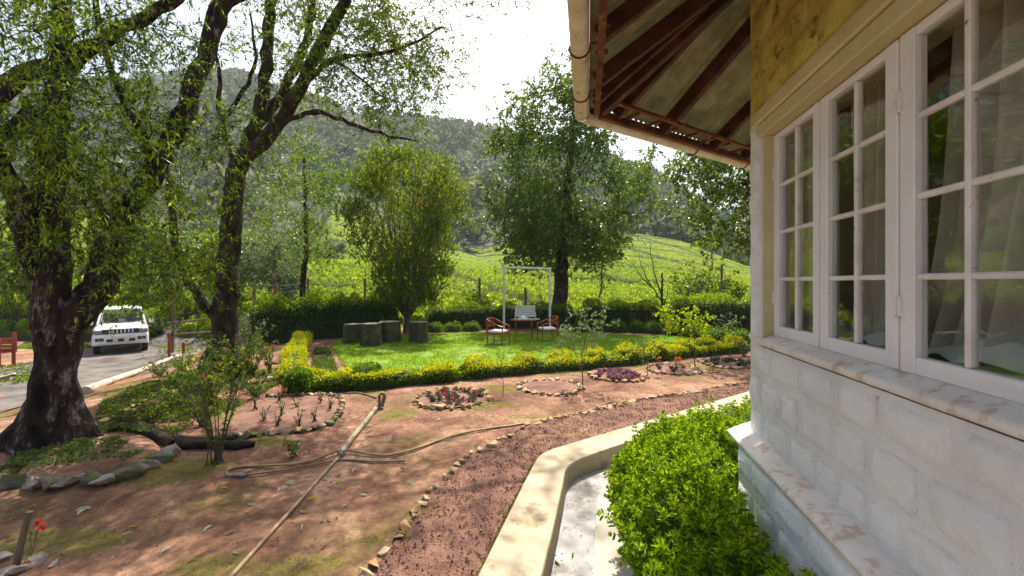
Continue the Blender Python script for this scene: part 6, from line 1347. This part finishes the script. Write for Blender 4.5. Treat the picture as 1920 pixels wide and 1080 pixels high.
for k in range(7): mb = MB(); mb.box((-.36+.12*k, .05, .955), (.022, .012, .078), bev=.006); cp('grille_bar', mb, 'car_white', gr)
mb = MB(); mb.box((0, .055, 1.045), (.60, .02, .014)); cp('grille_trim', mb, 'chrome', gr)
for sx in (-1, 1):
    mb = MB(); mb.box((sx*.71, .09, .945), (.135, .06, .085), bev=.03); hl = cp('headlight', mb, 'lamp_glass')
    mb = MB(); mb.lathe((sx*.70, .055, .95), [(.001, 0), (.045, 0), (.055, -.012)], 14, axis=(0, 1, 0)); cp('reflector', mb, 'chrome', hl)
    mb = MB(); mb.box((sx*.65, -.012, .64), (.13, .03, .062), bev=.025); fl_ = cp('fog_lamp_housing', mb, 'car_black')
    mb = MB(); mb.lathe((sx*.66, -.045, .63), [(.001, 0), (.04, 0), (.045, .02)], 12, axis=(0, 1, 0)); cp('fog_lamp', mb, 'lamp_glass', fl_)
    mb = MB(); mb.lathe((sx*.17, -.10, .60), [(.001, 0), (.075, 0), (.085, .03), (.05, .07)], 16, axis=(0, 1, 0)); cp('spot_lamp', mb, 'amber')
    for y in (.78, 3.4):
        mb = MB(); mb.lathe((sx*.66, y, .35), [(.20, 0), (.33, 0), (.35, .03*sx), (.35, .17*sx), (.33, .2*sx), (.22, .205*sx)], 24, axis=(1, 0, 0)); wh = cp('tyre', mb, 'tyre', smooth=False)
        mb = MB(); mb.lathe((sx*.66, y, .35), [(.001, .17*sx), (.07, .18*sx), (.20, .15*sx), (.225, .19*sx)], 16, axis=(1, 0, 0)); cp('rim', mb, 'rim', wh)
        mb = MB(); a = np.linspace(.1, np.pi-.1, 9)
        for r_a in (0,): P = [(sx*.865, y+.41*math.cos(q), .36+.41*math.sin(q)) for q in a]; mb.tube(P, .035, 6)
        cp('wheel_arch', mb, 'car_black')
    mb = MB(); mb.box((sx*1.0, 1.45, 1.24), (.09, .05, .08), bev=.03); mi = cp('wing_mirror', mb, 'car_white'); mb = MB(); mb.box((sx*.88, 1.45, 1.2), (.05, .02, .02)); cp('mirror_arm', mb, 'car_black', mi)
mb = MB(); mb.box((0, -.03, .59), (.44, .022, .06), bev=.02); cp('air_intake', mb, 'car_black')
mb = MB(); mb.box((0, -.048, .735), (.24, .008, .045)); cp('number_plate', mb, 'cushion')
cp('roof', loft([(1.95, sec(.66, 1.76, 1.81, .03)), (2.1, sec(.69, 1.76, 1.85, .04)), (4.0, sec(.69, 1.76, 1.85, .04)), (4.15, sec(.66, 1.76, 1.81, .03))]), 'car_white')
for sx in (-1, 1):
    for (y0, y1) in ((1.38, 1.98), (2.75, 2.78), (4.15, 4.08)):
        mb = MB(); mb.tube([(sx*.78, y0, 1.17), (sx*.665, y1, 1.78)], .035, 6); cp('pillar', mb, 'car_white')
    mb = MB(); mb.add([(sx*.80, 1.45, 1.18), (sx*.80, 4.15, 1.18), (sx*.69, 4.05, 1.76), (sx*.69, 2.0, 1.76)], [(0, 1, 2, 3)]); cp('side_window', mb, 'car_glass')
    mb = MB(); mb.tube([(sx*.60, 2.1, 1.89), (sx*.60, 3.9, 1.89)], .018, 6); cp('roof_rail', mb, 'chrome')
    mb = MB(); mb.box((sx*.36, 2.35, 1.12), (.24, .08, .26), bev=.05); mb.box((sx*.36, 2.37, 1.46), (.12, .05, .09), bev=.03); cp('seat', mb, 'car_black')
mb = MB(); mb.add([(-.77, 1.36, 1.175), (.77, 1.36, 1.175), (.655, 1.97, 1.765), (-.655, 1.97, 1.765)], [(0, 1, 2, 3)]); cp('windscreen', mb, 'car_glass')
mb = MB(); mb.add([(-.74, 4.18, 1.2), (.74, 4.18, 1.2), (.655, 4.10, 1.765), (-.655, 4.10, 1.765)], [(0, 1, 2, 3)]); cp('rear_window', mb, 'car_glass')
mb = MB(); mb.box((0, 1.55, 1.16), (.74, .14, .05), bev=.03); cp('dashboard', mb, 'car_black')
for x in (-.3, .25): mb = MB(); mb.tube([(x, 1.36, 1.20), (x+.38, 1.48, 1.30)], .009, 5); cp('wiper', mb, 'car_black')
mb = MB(); mb.tube([(.38+.17*math.cos(q), 1.75+.05*math.sin(q), 1.25+.16*math.sin(q)) for q in np.linspace(0, 6.28, 18)], .014, 6); cp('steering_wheel', mb, 'car_black')
pcar = G(227, 664); car.location = pcar; car.rotation_euler = (0, 0, math.atan2(-pcar[0], pcar[1])-.0+R(-1))

# ------------------------------------------------------------------ HAZE
hm = bpy.data.materials.new('haze'); hm.use_nodes = True; nt = hm.node_tree; nt.nodes.clear(); o_ = nt.nodes.new('ShaderNodeOutputMaterial'); pv = nt.nodes.new('ShaderNodeVolumePrincipled')
pv.inputs['Color'].default_value = (.86, .92, 1, 1); pv.inputs['Density'].default_value = .0003; pv.inputs['Anisotropy'].default_value = .0; nt.links.new(pv.outputs[0], o_.inputs['Volume'])
mb = MB(); mb.box((0, 150, 115), (1650, 1800, 130)); tag(link('haze', mb.mesh('haze', hm)), 'thin pale haze over the valley', 'haze', kind='stuff')
